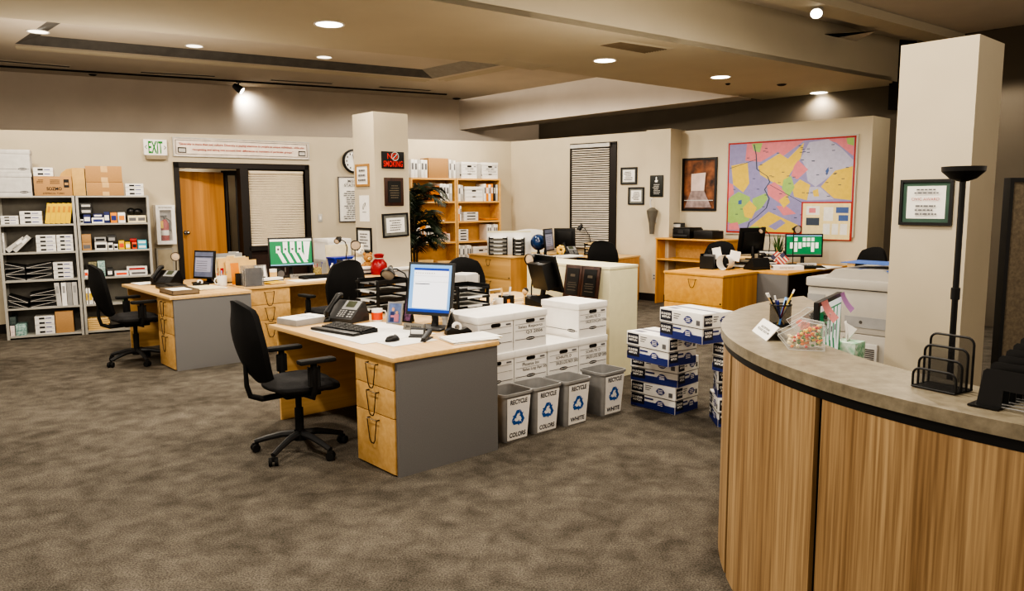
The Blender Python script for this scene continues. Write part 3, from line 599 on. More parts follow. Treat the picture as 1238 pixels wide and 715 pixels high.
# pillar items
nb = mat('maple_frame', (170, 130, 80), .5)
cert(PLs, (431, 198.5, 447, 225.5), 'small light wood framed card high on the pillar', 'picture', 'framed_card', nb, .03, n=3)
t, w, h = PLs.thing('paper_sheet', 'unframed white drawing sheet taped to the pillar', 'paper', (435, 236.5, 446.5, 268)); G().box(-w / 2, -.004, -h / 2, w / 2, 0, h / 2).ob('sheet', paper, t)
G().tube([(.04 * cos(k), -.006, .03 + .05 * sin(k * 1.3)) for k in range(8)], .003, 4).tube([(-.05, -.006, -.05), (.05, -.006, -.05)], .003, 4).ob('drawing', ink, t)
cert(PLs, (432.5, 275.5, 450, 305), 'black framed certificate low on the narrow pillar face', matb=mgrey, mw=.02)
t, w, h = PFs.thing('no_smoking_sign', 'black sign with red NO SMOKING letters on pillar', 'sign', (461, 183.5, 488, 204)); G().box(-w / 2, -.012, -h / 2, w / 2, 0, h / 2, bev=.003).ob('board', black, t)
rd = mat('sign_red', (214, 44, 34), .5, emit=.15); text('NO', t, rd, (-.01, -.014, h * .23), h=h * .34, w=w * .46, bold=.02); text('SMOKING', t, rd, (0, -.014, -h * .22), h=h * .36, w=w * .86, bold=.02)
g = G(); g.M = T3(w * .09, -.0145, h * .23) @ RX(90); g.lathe([(.05, 0), (.062, 0)], 20, sm=False); g.M = T3(w * .09, -.0145, h * .23); g.quad((-.045, 0, -.035), (-.035, 0, -.045), (.045, 0, .035), (.035, 0, .045)); g.ob('prohibition_symbol', lgrey, t)
t, w, h = PFs.thing('award_plaque', 'dark walnut award plaque in the middle of pillar', 'plaque', (464.5, 215, 487, 249)); G().box(-w / 2, -.02, -h / 2, w / 2, 0, h / 2, bev=.006).ob('board', walnut, t); G().box(-w * .34, -.026, -h * .38, w * .34, -.02, h * .38).ob('metal_plate', mat('black_plate', (18, 18, 18), .3), t)
lines(t, -w * .28, w * .28, -h * .25, h * .25, 6, -.028, mat('plate_text', (110, 100, 84), .5))
cert(PFs, (462, 258, 493, 286.5), 'black framed certificate tilted on the wide pillar face', matb=mgrey, mw=.04, n=5).rotation_euler.y = radians(-2)
cert(PLb, (1089, 217, 1153, 272.5), 'black framed CIVIC AWARD certificate on the large pillar', matb=mgreen, mw=.022, fw=.017, n=6, title='CIVIC AWARD', tm=red_ink)
# low ledge around the small pillar
t = thing('pillar_plinth', 'low pale ledge box around the foot of pillar', 'ledge', SP - Vector((0, 0, 2.85)), RZ)
L = SPL; zc = 1.66 - (324 - 242.5) / 925 * (SP.y)
G().box(-.06, -.06, 0, L + .06, -.001, zc - .04).box(-.06, -.001, 0, -.001, L + .06, zc - .04).box(L + .001, -.001, 0, L + .06, L + .06, zc - .04).ob('panel', lgrey, t); G().box(-.09, -.09, zc - .04, L + .09, -.002, zc, bev=.008).box(L + .002, -.002, zc - .04, L + .09, L + .09, zc, bev=.008).box(-.09, -.002, zc - .04, -.002, L + .09, zc, bev=.008).ob('cap', white, t)
# ================================================================== FURNITURE MAKERS
def dthing(name, label, cat, x, y, z=0, rz=0, group=None): return thing(name, label, cat, W(x, y, z), RZ + radians(rz), group)
def handle(par, x, y, z, face='L', name='handle', wd=.055, dr=.1):
    "dangling wire pull with a straight top bar and legs drawn together below"
    pts = [(-wd, 0), (-wd * .55, -dr * .86), (-wd * .3, -dr), (wd * .3, -dr), (wd * .55, -dr * .86), (wd, 0)]
    g = G(); g.M = T3(x, y, z) @ (FACE[face] @ RX(-90))
    g.tube([(a, -.022, b) for a, b in pts] , .0035, 6, closed=True)
    g.tube([(-wd, 0, 0), (-wd, -.022, 0)], .004, 6).tube([(wd, 0, 0), (wd, -.022, 0)], .004, 6)
    return g.ob(name, dchrome, par)
def desk(label, x, y, rz, L, D=.79, near=True, grey_near=True, grey_far=False, group=None, pedw=.44, topm=maple):
    "local: user sits at -x, desk runs along +y; the pedestal stands at the y=0 end (near) or at y=L"
    t = dthing('office_desk', label, 'desk', x, y, 0, rz, group)
    G().box(-.025, -.012, .712, D + .01, L + .012, .742, bev=.004).ob('desktop', topm, t)
    G().box(.012, 0, 0, D, .024, .711).ob('side_panel', grey_lam if grey_near else maple_z, t)
    G().box(.03, L - .024, 0, D, L, .711).ob('side_panel', grey_lam if grey_far else maple_z, t)
    G().box(D - .05, .025, .12, D - .03, L - .025, .711).ob('modesty_panel', dkpanel if 0 else maple_z, t)
    y0 = .026 if near else L - .026 - pedw
    G().box(.02, y0, 0, D - .06, y0 + pedw, .711).ob('pedestal', maple_z, t)
    for z0, z1 in ((.535, .705), (.36, .53), (.012, .355)):
        d = G().box(-.002, y0 + .003, z0, .0195, y0 + pedw - .003, z1, bev=.002).ob('drawer', maple_z, t)
        handle(d, -.002, y0 + pedw * .5, z1 - .035, dr=.15)
    return t
def star_base(t, rot, m=charcoal, r=.3):
    for k in range(5):
        a = radians(rot + 72 * k); c, s_ = cos(a), sin(a)
        l = G().tube([(.03 * c, .03 * s_, .125), (.12 * c, .12 * s_, .12), (.22 * c, .22 * s_, .095), (r * c, r * s_, .07)], [.026, .022, .019, .017], 8).ob('base_leg', m, t)
        g = G(); g.M = T3(r * c, r * s_, 0) @ RZm(rot + 72 * k + 35)
        for q in (-.018, .018):
            g2 = g; M0 = g.M; g.M = M0 @ T3(0, q, .028) @ RX(90); g.lathe([(0, -.011), (.026, -.011), (.028, 0), (.026, .011), (0, .011)], 14); g.M = M0
        g.box(-.02, -.01, .03, .02, .01, .062, bev=.004); g.ob('caster', rubber, l)
def office_chair(label, x, y, rz, base_rot=0, sheen=False, group=None, world=None):
    "faces local +x"
    t = thing('office_chair', label, 'chair', world if world else W(x, y), RZ + radians(rz), group)
    star_base(t, base_rot)
    G().cyl(.028, .1, .3).cyl(.02, .3, .4).cyl(.045, .085, .14).ob('gas_lift', rubber, t)
    G().box(-.12, -.1, .39, .12, .1, .425, bev=.01).tube([(.0, -.1, .4), (.02, -.22, .4)], .008).ob('seat_mechanism', rubber, t)
    bm = bmesh.new(); bmesh.ops.create_cube(bm, size=1); bmesh.ops.subdivide_edges(bm, edges=bm.edges[:], cuts=7, use_grid_fill=True)
    for v in bm.verts:
        x_, y_, z_ = v.co * 2; rr = max(abs(x_), abs(y_)); q = hypot(x_, y_); k = (rr / q) if q else 1; k = 1 - (1 - k) * .75
        e = 1 - .18 * abs(z_) ** 2 * (rr ** 6); X, Yv = x_ * k * e * .245, y_ * k * e * .245
        z2 = z_ * .042 * (1 - .45 * rr ** 6) + .012 * (abs(y_) ** 2) * (z_ > 0) - .03 * max(0, x_ - .55) * 1.4
        v.co = Vector((X + .02, Yv, .468 + z2))
    g = G(); g.bm(bm, 0, True); g.ob('seat', seatf, t)
    bm = bmesh.new(); bmesh.ops.create_cube(bm, size=1); bmesh.ops.subdivide_edges(bm, edges=bm.edges[:], cuts=9, use_grid_fill=True)
    for v in bm.verts:
        a, y_, z_ = v.co * 2; rr = max(abs(y_), abs(z_)); q = hypot(y_, z_); k = (rr / q) if q else 1; k = 1 - (1 - k) * .62
        taper = 1 - .16 * max(0, z_) ** 2 - .1 * max(0, -z_); hh = z_ * k
        yy = y_ * k * taper * .24; z2 = .78 + hh * .27
        th = .038 * (1 - .55 * rr ** 6); bend = .05 * (hh + .3) ** 2 + .05 * (abs(y_ * k) ** 2)
        v.co = Vector((-.27 - .16 * (hh * .5 + .5) + bend + .0 + a * th - .05 * max(0, hh - .75) * 3, yy, z2))
    g = G(); g.bm(bm, 0, True); g.ob('backrest', fabric, t)
    G().tube([(-.05, 0, .405), (-.24, 0, .4), (-.315, 0, .43), (-.335, 0, .5), (-.34, 0, .66)], [.02, .02, .018, .016, .012]).ob('back_bar', rubber, t)
    for s_ in (-1, 1):
        a = G().tube([(.0, s_ * .1, .415), (-.0, s_ * .25, .42), (.0, s_ * .275, .47), (0, s_ * .275, .64)], [.014, .016, .022, .022]).box(-.035, s_ * .262, .5, .035, s_ * .288, .62, bev=.006).ob('arm_post', rubber, t)
        G().box(-.1, s_ * .275 - .04, .645, .14, s_ * .275 + .04, .675, bev=.013).ob('armrest', rubber, t)
    return t
# ---- desk furniture (local origin on the desk surface)
def monitor(label, loc, rz, w, h, screen, back=black, tilt=0, neck=.1, bez=.018, D=.05, group=None, cat='monitor', basew=.12):
    "faces local -y"
    t = thing('monitor', label, cat, loc, rz, group); zc = neck + h / 2; M = T3(0, 0, zc) @ RX(tilt)
    g = G(); g.M = M; g.box(-w / 2, 0, -h / 2, w / 2, .022, h / 2, bev=.004).box(-w * .36, .022, -h * .36, w * .36, D, h * .36, bev=.01); g.ob('casing', back, t)
    g = G(); g.M = T3(0, 0, 0); g.box(-basew, -.08, 0, basew, .12, .014, bev=.005); g.ob('base', back, t)
    g = G(); g.tube([(0, .06, .01), (0, .07, neck * .6), (0, .045, neck + h * .3)], [.028, .025, .025], 8); g.ob('neck', back, t)
    s_ = G(); s_.M = M @ T3(0, -.002, 0); X0, X1, Z0, Z1 = -w / 2 + bez, w / 2 - bez, -h / 2 + bez * 1.25, h / 2 - bez
    ms = screen(s_, X0, X1, Z0, Z1); s_.ob('screen', ms, t)
    return t
def R4(g, x0, z0, x1, z1, mi, y=0): g.add([(x0, y, z0), (x1, y, z0), (x1, y, z1), (x0, y, z1)], [(0, 1, 2, 3)], mi)
def scr_doc(g, a, b, c, d):
    w_, h_ = b - a, d - c; R4(g, a, c, b, d, 0); R4(g, a + w_ * .1, c + h_ * .08, b - w_ * .06, d - h_ * .07, 2, -.001); R4(g, a + w_ * .1, d - h_ * .12, b - w_ * .06, d - h_ * .07, 1, -.0015)
    R4(g, a, c, b, c + h_ * .06, 1, -.0012)
    for i in range(9): R4(g, a + w_ * (.14 + .055 * i), d - h_ * .19, a + w_ * (.165 + .055 * i), d - h_ * .165, 3, -.002)
    R4(g, a + w_ * .1, d - h_ * .24, b - w_ * .06, d - h_ * .235, 3, -.002); R4(g, a + w_ * .1, d - h_ * .36, b - w_ * .06, d - h_ * .355, 3, -.002)
    R4(g, a + w_ * .14, d - h_ * .415, a + w_ * .5, d - h_ * .4, 4, -.002); return [scr_b, scr_n, scr_w, lgrey, ink]
def scr_cards(g, a, b, c, d):
    w_, h_ = b - a, d - c; R4(g, a, c, b, d, 0); R4(g, a, d - h_ * .08, b, d, 1, -.001); R4(g, a, c, b, c + h_ * .05, 3, -.001)
    for i in range(4): # dragged cascades of cards
        x = a + w_ * (.2 + .17 * i)
        g.add([(x - w_ * .05, -.0015, c + h_ * .55), (x + w_ * .04, -.0015, c + h_ * .55), (x + w_ * .19, -.0015, c + h_ * .1), (x + w_ * .09, -.0015, c + h_ * .1)], [(0, 1, 2, 3)], 1)
        g.add([(x - w_ * .06, -.002, c + h_ * .48), (x + w_ * .05, -.002, c + h_ * .48), (x + w_ * .05, -.002, c + h_ * .74), (x - w_ * .06, -.002, c + h_ * .74)], [(0, 1, 2, 3)], 1)
        R4(g, x - w_ * .03, c + h_ * .58, x + w_ * .02, c + h_ * .66, 2, -.0025)
        if i: R4(g, x - w_ * .06, c + h_ * .74, x + w_ * .05, c + h_ * .9, 1, -.0017)
    g.add([(a + w_ * .8, -.0022, c + h_ * .9), (b - w_ * .03, -.0022, c + h_ * .9), (a + w_ * .9, -.0022, c + h_ * .2), (a + w_ * .82, -.0022, c + h_ * .2)], [(0, 1, 2, 3)], 1); return [scr_g, wcard, inkg, scr_t]
def scr_sol(g, a, b, c, d):
    w_, h_ = b - a, d - c; R4(g, a, c, b, d, 0); R4(g, a, d - h_ * .06, b, d, 3, -.001); R4(g, a, c, b, c + h_ * .06, 2, -.001)
    for i in (1, 3, 4, 5): R4(g, a + w_ * (.1 + .12 * i), d - h_ * .3, a + w_ * (.19 + .12 * i), d - h_ * .12, 1, -.002)
    for i, l in enumerate((.3, .46, .3, .22, .2, .46, .28)): R4(g, a + w_ * (.1 + .12 * i), d - h_ * (.36 + l), a + w_ * (.19 + .12 * i), d - h_ * .36, 1, -.002)
    return [scr_g, wcard, inkg, scr_t]
def scr_off(g, a, b, c, d): R4(g, a, c, b, d, 0); return [scr_k]
def scr_list(g, a, b, c, d):
    w_, h_ = b - a, d - c; R4(g, a, c, b, d, 0); R4(g, a + w_ * .04, c + h_ * .2, b - w_ * .1, d - h_ * .24, 1, -.001); R4(g, a, d - h_ * .2, b, d - h_ * .17, 2, -.001)
    for i in range(5): R4(g, a + w_ * .1, c + h_ * (.26 + .09 * i), a + w_ * .7, c + h_ * (.275 + .09 * i), 2, -.002)
    return [scr_s, mat('screen_grey', (140, 140, 158), .4, var=0, emit=.3), ink]
def keyboard(label, loc, rz, rest=True, group=None):
    t = thing('keyboard', label, 'keyboard', loc, rz, group)
    G().prism([(-.075, 0), (.075, 0), (.075, .028), (-.075, .012)], -.225, .225, plane='yz').ob('case', blackm, t)
    g = G()
    for r_ in range(6):
        n = 15 if r_ < 5 else 15
        for k in range(n):
            if r_ == 0 and 4 <= k <= 8:
                if k > 4: continue
                x0, x1 = -.215 + .0285 * 4, -.215 + .0285 * 8.8
            else: x0 = -.215 + .0287 * k; x1 = x0 + .0245
            y0 = -.066 + .0225 * r_; z = .014 + .016 * (y0 + .075) / .15; g.box(x0, y0, z, x1, y0 + .0185, z + .008)
    g.ob('keys', black, t)
    if rest:
        w_ = thing('wrist_rest', 'black padded wrist rest lying against the keyboard front', 'wrist rest', t.location, rz)
        G().box(-.235, -.155, 0, .235, -.085, .02, bev=.009).ob('pad', black, w_)
    return t
def mouse(label, loc, rz, cat='mouse'):
    t = thing('computer_mouse', label, cat, loc, rz)
    g = G()
    vs = []; n = 16; prof = [(1, 0), (.98, .3), (.8, .75), (.45, .97), (0, 1)]
    g.M = Matrix.Diagonal((.058, .033, .036, 1)); g.lathe(prof, n); g.M = Matrix(); g.box(-.04, -.024, -.0, .04, .024, .003)
    g.ob('shell', black, t); g = G(); g.M = T3(.028, 0, .03) @ RY(24); g.box(-.012, -.004, 0, .012, .004, .008, bev=.002); g.ob('wheel', grey_pl, t); return t
def phone(label, loc, rz, m=charcoal, group=None, back=False):
    "desk phone with raised body; front faces local -y"
    t = thing('desk_phone', label, 'phone', loc, rz, group)
    g = G(); g.prism([(-.11, 0), (.1, 0), (.1, .04), (.06, .15), (.045, .155), (-.11, .03)], -.13, .13, plane='yz'); g.ob('body', m, t)
    def onf(u, v, o=.002): # u across, v 0..1 up the sloping face
        a = Vector((-.11, .03)); b = Vector((.045, .155)); p = a.lerp(b, v); n = Vector((-.628, .778)); p += n * o; return (u, p.x, p.y)
    g = G(); g.add([onf(-.03, .5), onf(.12, .5), onf(.12, .96), onf(-.03, .96)], [(0, 1, 2, 3)]); g.ob('display_bezel', grey_pl, t)
    g = G(); g.add([onf(-.005, .62, .004), onf(.08, .62, .004), onf(.08, .93, .004), onf(-.005, .93, .004)], [(0, 1, 2, 3)]); g.ob('display', mat('lcd', (72, 78, 62), .3), t)
    g = G()
    for i in range(4):
        for j in range(3): u, v = -.03 + .026 * j, .1 + .095 * i; g.add([onf(u, v, .004), onf(u + .018, v, .004), onf(u + .018, v + .06, .004), onf(u, v + .06, .004)], [(0, 1, 2, 3)])
        if i < 3:
            for j in range(2): u, v = .065 + .028 * j, .1 + .12 * i; g.add([onf(u, v, .004), onf(u + .02, v, .004), onf(u + .02, v + .07, .004), onf(u, v + .07, .004)], [(0, 1, 2, 3)])
    g.ob('keypad', grey_pl if m is not black else charcoal, t)
    h = G(); h.tube([onf(-.09, -.02, .02), onf(-.09, .05, .045), onf(-.09, .5, .052), onf(-.09, .95, .05), onf(-.09, 1.08, .03)], [.022, .026, .018, .026, .024], 10); h.ob('handset', black, t)
    return t
def mug(label, loc, m, band=None, h=.095, r=.042, handle_=True, hm=None, cat='mug', name='mug', rot=0):
    t = thing(name, label, cat, loc, rot); G().lathe([(0, 0), (r * .92, 0), (r, .006), (r, h), (r * .9, h), (r * .88, .012), (0, .012)], 24).ob('cup', m, t)
    if band: G().lathe([(r * 1.008, h * .12), (r * 1.008, h * .72)], 24).ob('band', band, t)
    if handle_: G().tube([(-r * .95, 0, h * .82), (-r * 1.5, 0, h * .78), (-r * 1.7, 0, h * .5), (-r * 1.45, 0, h * .25), (-r * .95, 0, h * .2)], .006).ob('handle', hm or m, t)
    return t
def pens(loc, r, h, n, seed, near, z0=.01):
    rn = random.Random(seed); ms = [black, blue, red, yellow, white, orange, grey_pl, scr_b]
    nm = {0: 'black', 1: 'blue', 2: 'red', 3: 'yellow', 4: 'white', 5: 'orange', 6: 'silver', 7: 'light blue'}
    for i in range(n):
        a = 2 * pi * i / n + rn.random(); k = (i + seed) % 8; L = h + rn.uniform(.03, .07)
        t = thing('pen', f'{nm[k]} pen standing in {near}' if i < 8 else f'second {nm[k]} pen standing in {near}', 'pen', Vector(loc) + Vector((0, 0, z0)))
        p = Vector((cos(a) * r * .4, sin(a) * r * .4, 0)); q = Vector((cos(a) * r * .95, sin(a) * r * .95, h)); d = (q - p).normalized(); e = p + d * L
        G().tube([p, e], .004, 6).ob('barrel', ms[k], t); G().tube([e - d * .025, e + d * .003], .0048, 6).ob('cap', ms[(k + 3) % 8] if k in (3, 4) else ms[k], t)
def paper_sheet(label, loc, rz, w, d, m=paper, th=.002, n=1, name='paper_sheet', cat='paper', group=None, seed=1):
    t = thing(name, label, cat, loc, rz, group); rn = random.Random(seed)
    for i in range(n):
        g = G(); g.M = T3(rn.uniform(-.01, .01) * (n > 1) * 2, rn.uniform(-.01, .01) * (n > 1) * 2, i * (th + .0006)) @ RZm(rn.uniform(-8, 8) if n > 1 else 0); g.box(-w / 2, -d / 2, 0, w / 2, d / 2, th); g.ob('sheet', m if not isinstance(m, list) else m[i % len(m)], t)
    return t
def letter_tray(label, loc, rz, n, w=.28, d=.34, gap=.085, fill=(1, 1, 1, 1, 1, 1), mesh=False, group=None):
    t = thing('letter_tray', label, 'letter tray', loc, rz, group)
    for i in range(n):
        z = i * gap + .012
        G().box(-w / 2, -d / 2, z, w / 2, d / 2, z + .005).box(-w / 2, -d / 2 + .03, z, -w / 2 + .006, d / 2, z + .035).box(w / 2 - .006, -d / 2 + .03, z, w / 2, d / 2, z + .035).box(-w / 2, d / 2 - .006, z, w / 2, d / 2, z + .035).box(-w / 2, -d / 2, z, -w * .25, -d / 2 + .006, z + .02).box(w * .25, -d / 2, z, w / 2, -d / 2 + .006, z + .02).ob('tray', black, t)
        if fill[i]:
            p = G(); p.box(-w / 2 + .012, -d / 2 + .005, z + .006, w / 2 - .012, d / 2 - .012, z + .012 + .008 * fill[i]); p.ob('papers', [paper, manila, yellow][0 if fill[i] < 2 else (fill[i] - 1 if fill[i] < 3 else 2)], t)
    Ht = (n - 1) * gap + .045
    for sx in (-1, 1):
        for sy in (-.5, .5): G().box(sx * w / 2 - .008, sy * d * .8 - .012, 0, sx * w / 2 + .008, sy * d * .8 + .012, Ht, bev=.003).ob('support', black, t)
    return t
def gooseneck(label, loc, rz, pts, headdir, m=black, hr=.055, base=.075, group=None):
    t = thing('desk_lamp', label, 'desk lamp', loc, rz, group)
    G().lathe([(0, .028), (base * .7, .026), (base, .012), (base, 0), (0, 0)], 24).ob('base', m, t); G().tube([(0, 0, .02)] + pts, .0065, 8).ob('gooseneck', m, t)
    e = Vector(pts[-1]); q = Vector(headdir).normalized().to_track_quat('-Z', 'Y').to_matrix().to_4x4(); g = G(); g.M = Matrix.Translation(e) @ q
    g.lathe([(0, .03), (.02, .03), (.026, .0), (.04, -.02), (hr, -.06), (hr * 1.03, -.085), (hr * .96, -.085), (.036, -.022), (0, -.02)], 22); g.ob('shade', m, t)
    g = G(); g.M = Matrix.Translation(e) @ q; g.lathe([(0, -.082), (hr * .5, -.08), (hr * .95, -.075)], 22); g.ob('reflector', skinw, t); return t
def photo_frame(label, loc, rz, w, h, m, pm, tilt=14, extra=None):
    t = thing('photo_frame', label, 'photo frame', loc, rz); M = T3(0, 0, 0) @ RX(-tilt)
    g = G(); g.M = M; f = .012; g.box(-w / 2, 0, 0, w / 2, .012, f).box(-w / 2, 0, h - f, w / 2, .012, h).box(-w / 2, 0, f, -w / 2 + f, .012, h - f).box(w / 2 - f, 0, f, w / 2, .012, h - f).box(-w / 2 + .004, .006, .004, w / 2 - .004, .012, h - .004); g.ob('frame', m, t)
    g = G(); g.M = M; g.box(-w / 2 + f, .003, f, w / 2 - f, .0055, h - f); g.ob('photo', pm, t)
    if extra: g = G(); g.M = M; extra(g, w, h); g.ob('figures', extra.m, t)
    g = G(); g.M = M; g.prism([(.01, h * .6), (.012, .01), (h * .35, .0)], -.015, .015, plane='yz'); g.ob('easel', m, t); return t
def nameplate(label, loc, rz, s, w=.2, h=.05, m=None):
    t = thing('name_plate', label, 'name plate', loc, rz); m = m or mat('plate_grey', (128, 124, 116), .4)
    G().prism([(-.02, 0), (.03, 0), (.005, h), (-.003, h)], -w / 2, w / 2, plane='yz').ob('holder', m, t)
    text(s, t, ink, (0, 0, 0), M=T3(0, -.0125, h / 2) @ RX(90 - 18.8), w=w * .78, bold=.01); return t
def bankers_box(label, loc, rz, w=.335, h=.28, d=.41, lines_=None, side=True, group=None, bm_=white, hand=True, plain=False):
    "front (handle end) faces local -y; origin at the front left bottom corner"
    t = thing('storage_box', label, 'box', loc, rz, group); lh = .05
    G().box(.006, .006, 0, w - .006, d - .006, h - lh + .002).ob('body', bm_, t)
    G().box(0, 0, h - lh, w, d, h, bev=.003).ob('lid', bm_, t)
    def hole(M):
        g = G(); g.M = M; pts = []
        for cx, s_ in ((.032, 1), (-.032, -1)):
            for k in range(7): a = radians(-90 + 30 * k) if s_ > 0 else radians(90 + 30 * k); pts.append((cx + .014 * cos(a), .014 * sin(a)))
        g.add([(a, -.0015, b) for a, b in pts], [tuple(range(len(pts)))]); g.ob('hand_hole', black, t)
    def oval(M):
        g = G(); g.M = M; n = 20
        g.add([(.046 * cos(2 * pi * k / n) * (1 if abs(cos(2 * pi * k / n)) < .9 else .97), -.0015, .0125 * sin(2 * pi * k / n)) for k in range(n)], [tuple(range(n))], 0); g.box(-.033, -.003, -.003, .033, -.002, .003, 1); g.ob('logo_band', [ink, lgrey], t)
    def rule(M, L, z): 
        g = G(); g.M = M; g.box(-L / 2, -.002, z - .0022, L / 2, -.001, z + .0022); return g
    F0 = T3(w / 2, .006, 0)
    if plain:
        oval(F0 @ T3(w * .28, 0, .045)); rule(F0, w * .9, .045).ob('rule_print', inkg, t); return t
    hole(F0 @ T3(0, 0, h - lh - .022))
    oval(F0 @ T3(.0, 0, .075)); g = rule(F0, w * .9, .075); g.box(-w * .44, -.0022, .188, w * .44, -.001, .19); g.box(-w * .44, -.0022, .14, w * .44, -.001, .142); g.box(w * .28, -.0024, .2, w * .42, -.001, .212); g.ob('rule_print', inkg, t)
    if lines_:
        for i, s_ in enumerate(lines_): text(s_, t, inkg if i > 5 else ink, (w / 2 + (.0 if i == 0 else .04), .0035, .165 - .042 * i), w=w * (.5 if len(s_) < 12 else .72), h=.026, name='handwriting')
    if side:
        S0 = T3(.006, d / 2, 0) @ RZm(-90); oval(S0 @ T3(d * .3, 0, .06)); g = rule(S0, d * .9, .06); g.ob('rule_print', inkg, t)
    return t
def carton(label, loc, rz, group=None, L=.44, Wd=.3, h=.215):
    "paper carton; long side along x with the logo faces on -y and both ends; origin at front left bottom corner"
    t = thing('paper_carton', label, 'box', loc, rz, group); hl = .105
    G().box(.004, .004, 0, L - .004, Wd - .004, h - hl).ob('body', white, t); G().box(0, 0, h - hl + .002, L, Wd, h, bev=.002).ob('lid', white, t)
    def face(M, L_):
        k = L_ / .44; g = G(); g.M = M
        g.box(0.005, -.0015, 0.003, L_ - .005, 0, .058, 1); g.box(.012, -.003, .028, .13 * k + .01, -.001, h - hl - .006, 0); g.box(.012, -.003, h - hl + .016, .13 * k, -.001, h - .012, 0)
        for z_, r_ in ((.062, .03), (h - .055, .03)):
            c = (L_ * .68, z_); n = 16; g.add([(c[0] + 1.25 * r_ * cos(2 * pi * j / n), -.0035, c[1] + r_ * .9 * sin(2 * pi * j / n)) for j in range(n)], [tuple(range(n))], 1)
            for q in (-.012, 0, .012): g.box(c[0] - r_ * .8, -.0045, c[1] + q - .003, c[0] + r_ * .8, -.0038, c[1] + q + .002, 2)
            g.box(c[0] - r_ * 1.45, -.0042, c[1] - .004, c[0] + r_ * 1.45, -.0036, c[1] + .004, 1)
        for i in range(3): g.box(L_ * .34, -.002, h - .03 - i * .016, L_ * (.5 - .03 * i), -.001, h - .024 - i * .016, 3)
        g.box(L_ * .33, -.002, .078, L_ * .52, -.001, .09, 1); g.box(L_ * .86, -.002, h - .085, L_ * .94, -.001, h - .05, 3); g.box(0, -.0012, h - hl - .003, L_, 0, h - hl + .001, 3)
        g.ob('printed_panel', [mat('label_navy', (26, 28, 46), .6), blue_l, white, inkg], t)
        w_ = .105 * k
        for z_ in (.068, h - .05):
            text('DUNDER\nMIFFLIN', t, white, (0, 0, 0), M=M @ T3(.012 + .062 * k, -.0045, z_) @ RX(90), w=w_, h=.04, bold=.03)
    face(Matrix(), L); face(T3(L, 0, 0) @ RZm(90), Wd); face(T3(0, Wd, 0) @ RZm(-90), Wd)
    g = G(); g.box(.0, Wd * .44, h, L, Wd * .56, h + .001); g.box(L * .1, Wd * .1, h, L * .3, Wd * .3, h + .001); g.ob('top_print', [mat('tape_grey', (120, 122, 140), .4)], t); return t
def recycle_bin(label, x, y, word, group='recycling bins'):
    t = dthing('recycling_bin', label, 'bin', x, y, 0, 0, group)
    wt, wb, dt, db, h = .272, .225, .25, .2, .345; g = G()
    def ring(w_, d_, z, r=.035, n=4):
        o = []
        for cx, cy, a0 in ((w_ / 2 - r, -d_ / 2 + r, -90), (w_ / 2 - r, d_ / 2 - r, 0), (-w_ / 2 + r, d_ / 2 - r, 90), (-w_ / 2 + r, -d_ / 2 + r, 180)):
            for k in range(n + 1): a = radians(a0 + 90 * k / n); o.append((cx + r * cos(a), cy + r * sin(a), z))
        return o
    R = [ring(wb, db, 0), ring(wb + .004, db + .004, .004), ring(wt - .006, dt - .006, h - .02), ring(wt + .012, dt + .012, h - .018), ring(wt + .012, dt + .012, h), ring(wt - .006, dt - .006, h), ring(wb - .006, db - .006, .01)]
    n = len(R[0]); vs = [p for r_ in R for p in r_]; fs = [(j * n + k, j * n + (k + 1) % n, (j + 1) * n + (k + 1) % n, (j + 1) * n + k) for j in range(len(R) - 1) for k in range(n)]
    g.add(vs, fs, 0, True); g.add(R[0], [tuple(range(n))[::-1]]); g.add(R[-1], [tuple(range(n))]); g.ob('tub', grey_pl, t)
    sl = degrees(atan2((dt - db) / 2, h)); M = T3(0, -db / 2 - .003, 0) @ RX(sl)
    g = G(); g.M = M; g.add([(-wb / 2 + .02, -.0015, .012), (wb / 2 - .02, -.0015, .012), (wt / 2 - .028, -.0015, h - .03), (-wt / 2 + .028, -.0015, h - .03)], [(0, 1, 2, 3)]); g.ob('sticker', white, t)
    text('RECYCLE', t, mat('bin_ink', (60, 64, 78), .6), (0, 0, 0), M=M @ T3(0, -.003, h - .06) @ RX(90), w=.155, h=.034, bold=.03); text(word, t, mat('bin_ink', (60, 64, 78), .6), (0, 0, 0), M=M @ T3(0, -.003, .048) @ RX(90), w=.15, h=.034, bold=.03)
    g = G()
    for k in range(3):
        g.M = M @ T3(0, -.003, .165) @ RY(120 * k)
        g.add([(-.036, 0, .024), (-.018, 0, .058), (.018, 0, .058), (.004, 0, .032), (-.008, 0, .032), (-.018, 0, .013)], [(0, 1, 2, 3, 4, 5)])
        g.add([(.022, 0, .055), (.034, 0, .032), (.046, 0, .038), (.036, 0, .008), (.006, 0, .014), (.018, 0, .022), (.009, 0, .04)], [(0, 1, 2, 3, 4, 5, 6)])
    g.ob('recycling_symbol', blue_r, t); return t
# ================================================================== NEAR DESK CLUSTER
d1_ = desk('wood-topped desk with grey end panel, nearest the camera', 0, 0, 0, 1.68)
d2_ = desk('wood-topped desk with grey end panel, beside the grey shelves', 0.0, 3.96, 0, 1.62, D=.79)
d3_ = desk('long maple desk under the card game screen, below the blinds', 2.78, 4.28, 90, 1.93, D=.8, near=False, grey_near=False, pedw=.5)
d4_ = desk('maple desk behind the white storage boxes, facing the chair', .83, 1.95, -90, 1.86, D=1.03, near=True, grey_near=False, topm=maple)
TZ = .743
office_chair('black office chair pulled up to nearest desk, armrests towards it', 0, 0, -4, world=Vector((-1.42, 4.95, 0)), base_rot=252 - 37.5)
ch = office_chair('black office chair at left desk, in front of grey shelves', 0, 0, 0, world=Vector((-3.92, 7.86, 0)), base_rot=200)
office_chair('black office chair seen from behind, at the middle desk', 1.58, 3.74, 96, 20)
